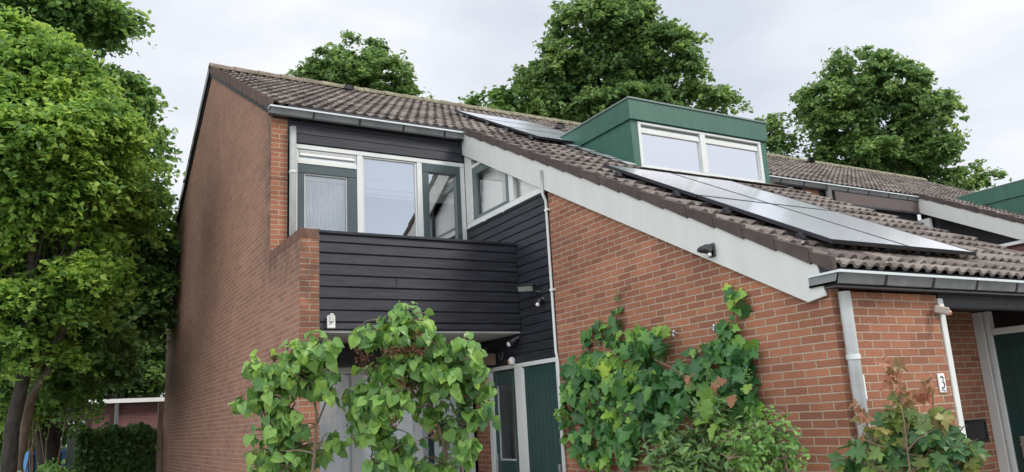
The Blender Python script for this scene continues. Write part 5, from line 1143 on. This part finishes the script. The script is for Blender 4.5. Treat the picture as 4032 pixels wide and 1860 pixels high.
q = MB(); rng = np.random.RandomState(67)
def vstem(pts, r0, r1, X=L1 - 0.03):
    pp_ = [atx(px, py, X - 0.012 * (i % 3)) for i, (px, py) in enumerate(pts)]; n_ = len(pp_); q.tube(pp_, [r0 + (r1 - r0) * i / (n_ - 1) for i in range(n_)], 6)
vstem([(1640, 1200), (1630, 1120), (1600, 1050), (1585, 980), (1560, 900), (1545, 850), (1550, 790), (1565, 745), (1578, 720), (1600, 700)], 0.018, 0.002)
vstem([(1690, 1200), (1720, 1100), (1780, 1020), (1820, 960), (1838, 900), (1840, 840), (1846, 780), (1842, 740), (1850, 700)], 0.016, 0.002)
vstem([(1560, 900), (1520, 860), (1505, 830), (1508, 780), (1512, 735)], 0.006, 0.0015)
vstem([(1600, 1050), (1520, 1020), (1450, 1000), (1410, 1000)], 0.008, 0.003, L1 - 0.15)
vstem([(1645, 905), (1690, 925), (1730, 950), (1755, 985), (1775, 1010), (1780, 1060)], 0.005, 0.003, L1 - 0.38)
vstem([(1700, 935), (1740, 965), (1735, 1000), (1728, 1035)], 0.003, 0.0015, L1 - 0.38)
vstem([(1560, 1040), (1585, 1050), (1590, 1035), (1600, 1010)], 0.003, 0.0015, L1 - 0.3)
q.build('stem', TWIG, vn)
grp = MB(); 
for (px, py) in ((1782, 930), (1786, 950), (1880, 945)):
    c = atx(px, py, L1 - 0.33)
    for k_ in range(34): grp.sphere(c + np.array([rng.randn() * 0.018, rng.randn() * 0.018, -0.05 + rng.rand() * 0.11]), 0.0065, 5)
grp.build('grape_cluster', plain('unripe_grape', (0.10, 0.20, 0.05), 0.35), vn)

# shrubs before the wall
leafy('evergreen_shrub', 'narrow', lp([(1740, 1120, 60, 45), (1820, 1110, 60, 45), (1690, 1150, 55, 40), (1770, 1165, 120, 40), (1860, 1150, 60, 45), (1775, 1060, 40, 22), (1820, 1060, 30, 20), (1650, 1180, 50, 25), (1900, 1170, 40, 30)], 6.3), 2300, 0.088,
      [(LF_RHODO, 0.93, 1.0), (LF_YOUNG, 0.07, 0.8)], 'dense evergreen shrub with narrow leaves below the vine', 71,
      [(gp(1770, 1190, 6.3), at(1770, 1100, 6.3), 0.02, 0.006), (gp(1750, 1190, 6.3), at(1700, 1140, 6.3), 0.014, 0.005), (gp(1790, 1190, 6.3), at(1850, 1130, 6.3), 0.014, 0.005)], up=0.7, down=-0.4, out=0.9, nodes=9, droop=0.15, fold=0.3)
leafy('flowering_shrub', 'oval', lp([(1942, 1045, 16, 24), (1930, 1085, 22, 22), (1965, 1095, 26, 22), (1900, 1080, 18, 18), (1950, 1130, 40, 28), (1890, 1130, 35, 25), (1970, 1165, 36, 28), (1910, 1175, 55, 22), (1845, 1100, 25, 20), (1860, 1150, 30, 22)], 5.75), 1150, 0.047,
      [(LF_LIGHT, 1.0, 1.0)], 'small leaved light green shrub at the brick wall right of the vine', 72,
      [(gp(1940, 1190, 5.75), at(1942, 1030, 5.75), 0.010, 0.003), (gp(1945, 1190, 5.75), at(1975, 1090, 5.75), 0.009, 0.003), (gp(1930, 1190, 5.75), at(1900, 1080, 5.75), 0.009, 0.003), (gp(1950, 1190, 5.75), at(1985, 1160, 5.75), 0.008, 0.003), (gp(1910, 1190, 5.75), at(1850, 1110, 5.75), 0.008, 0.003)], up=0.6, down=-0.3, out=0.7, nodes=7)
mt_, C_, rng = leafy('maple_sapling', 'maple', lp([(2280, 1085, 55, 30), (2220, 1090, 35, 35), (2340, 1085, 45, 35), (2260, 1130, 70, 35), (2350, 1130, 55, 35), (2190, 1145, 30, 30), (2420, 1150, 45, 28), (2300, 1175, 110, 25), (2190, 1180, 30, 25), (2400, 1110, 25, 20)], 5.3), 330, 0.125,
      [(LF_MAPLE, 0.62, 1.0), (LF_MAPLEY, 0.30, 0.85), (LF_RED, 0.08, 0.75)], 'maple sapling with green and reddish leaves before the brick front by the porch', 73,
      [(gp(2270, 1190, 5.3), at(2262, 1000, 5.3), 0.016, 0.004), (gp(2275, 1190, 5.3), at(2346, 975, 5.3), 0.012, 0.004), (gp(2265, 1190, 5.3), at(2240, 920, 5.3), 0.010, 0.003), (gp(2290, 1190, 5.3), at(2400, 1130, 5.3), 0.012, 0.004), (gp(2260, 1190, 5.3), at(2180, 1050, 5.3), 0.012, 0.003)], nodes=3, up=0.5, down=0.6)
def spot_leaves(parent, kind, spots, size, mat, d, seed, n_=3):
    rng = np.random.RandomState(seed); P = np.repeat(np.array([at(px, py, d) for px, py in spots]), n_, 0) + rng.randn(len(spots) * n_, 3) * size * 0.22
    leaves_mesh('young_foliage', kind, P, np.array([-0.45, -0.6, 0.5]) + rng.randn(len(P), 3) * 0.5, np.array([0, 0, -0.8]) + rng.randn(len(P), 3) * 0.7, size * rng.uniform(0.7, 1.15, len(P)), mat, parent, rng, 0.3, 0.35)
spot_leaves(mt_, 'maple', [(2240, 918), (2243, 930), (2238, 955), (2262, 985), (2275, 1000), (2325, 965), (2328, 982), (2320, 998), (2165, 1035), (2180, 1050), (2385, 1060), (2370, 1080), (2330, 1070)], 0.085, LF_RED, 5.25, 81)
spot_leaves(mt_, 'maple', [(2255, 1005), (2275, 1025), (2250, 1030), (2290, 1040), (2310, 1060), (2240, 1065), (2360, 1040), (2270, 1075), (2220, 1075), (2470, 1150), (2440, 1160)], 0.10, LF_MAPLEY, 5.22, 82)
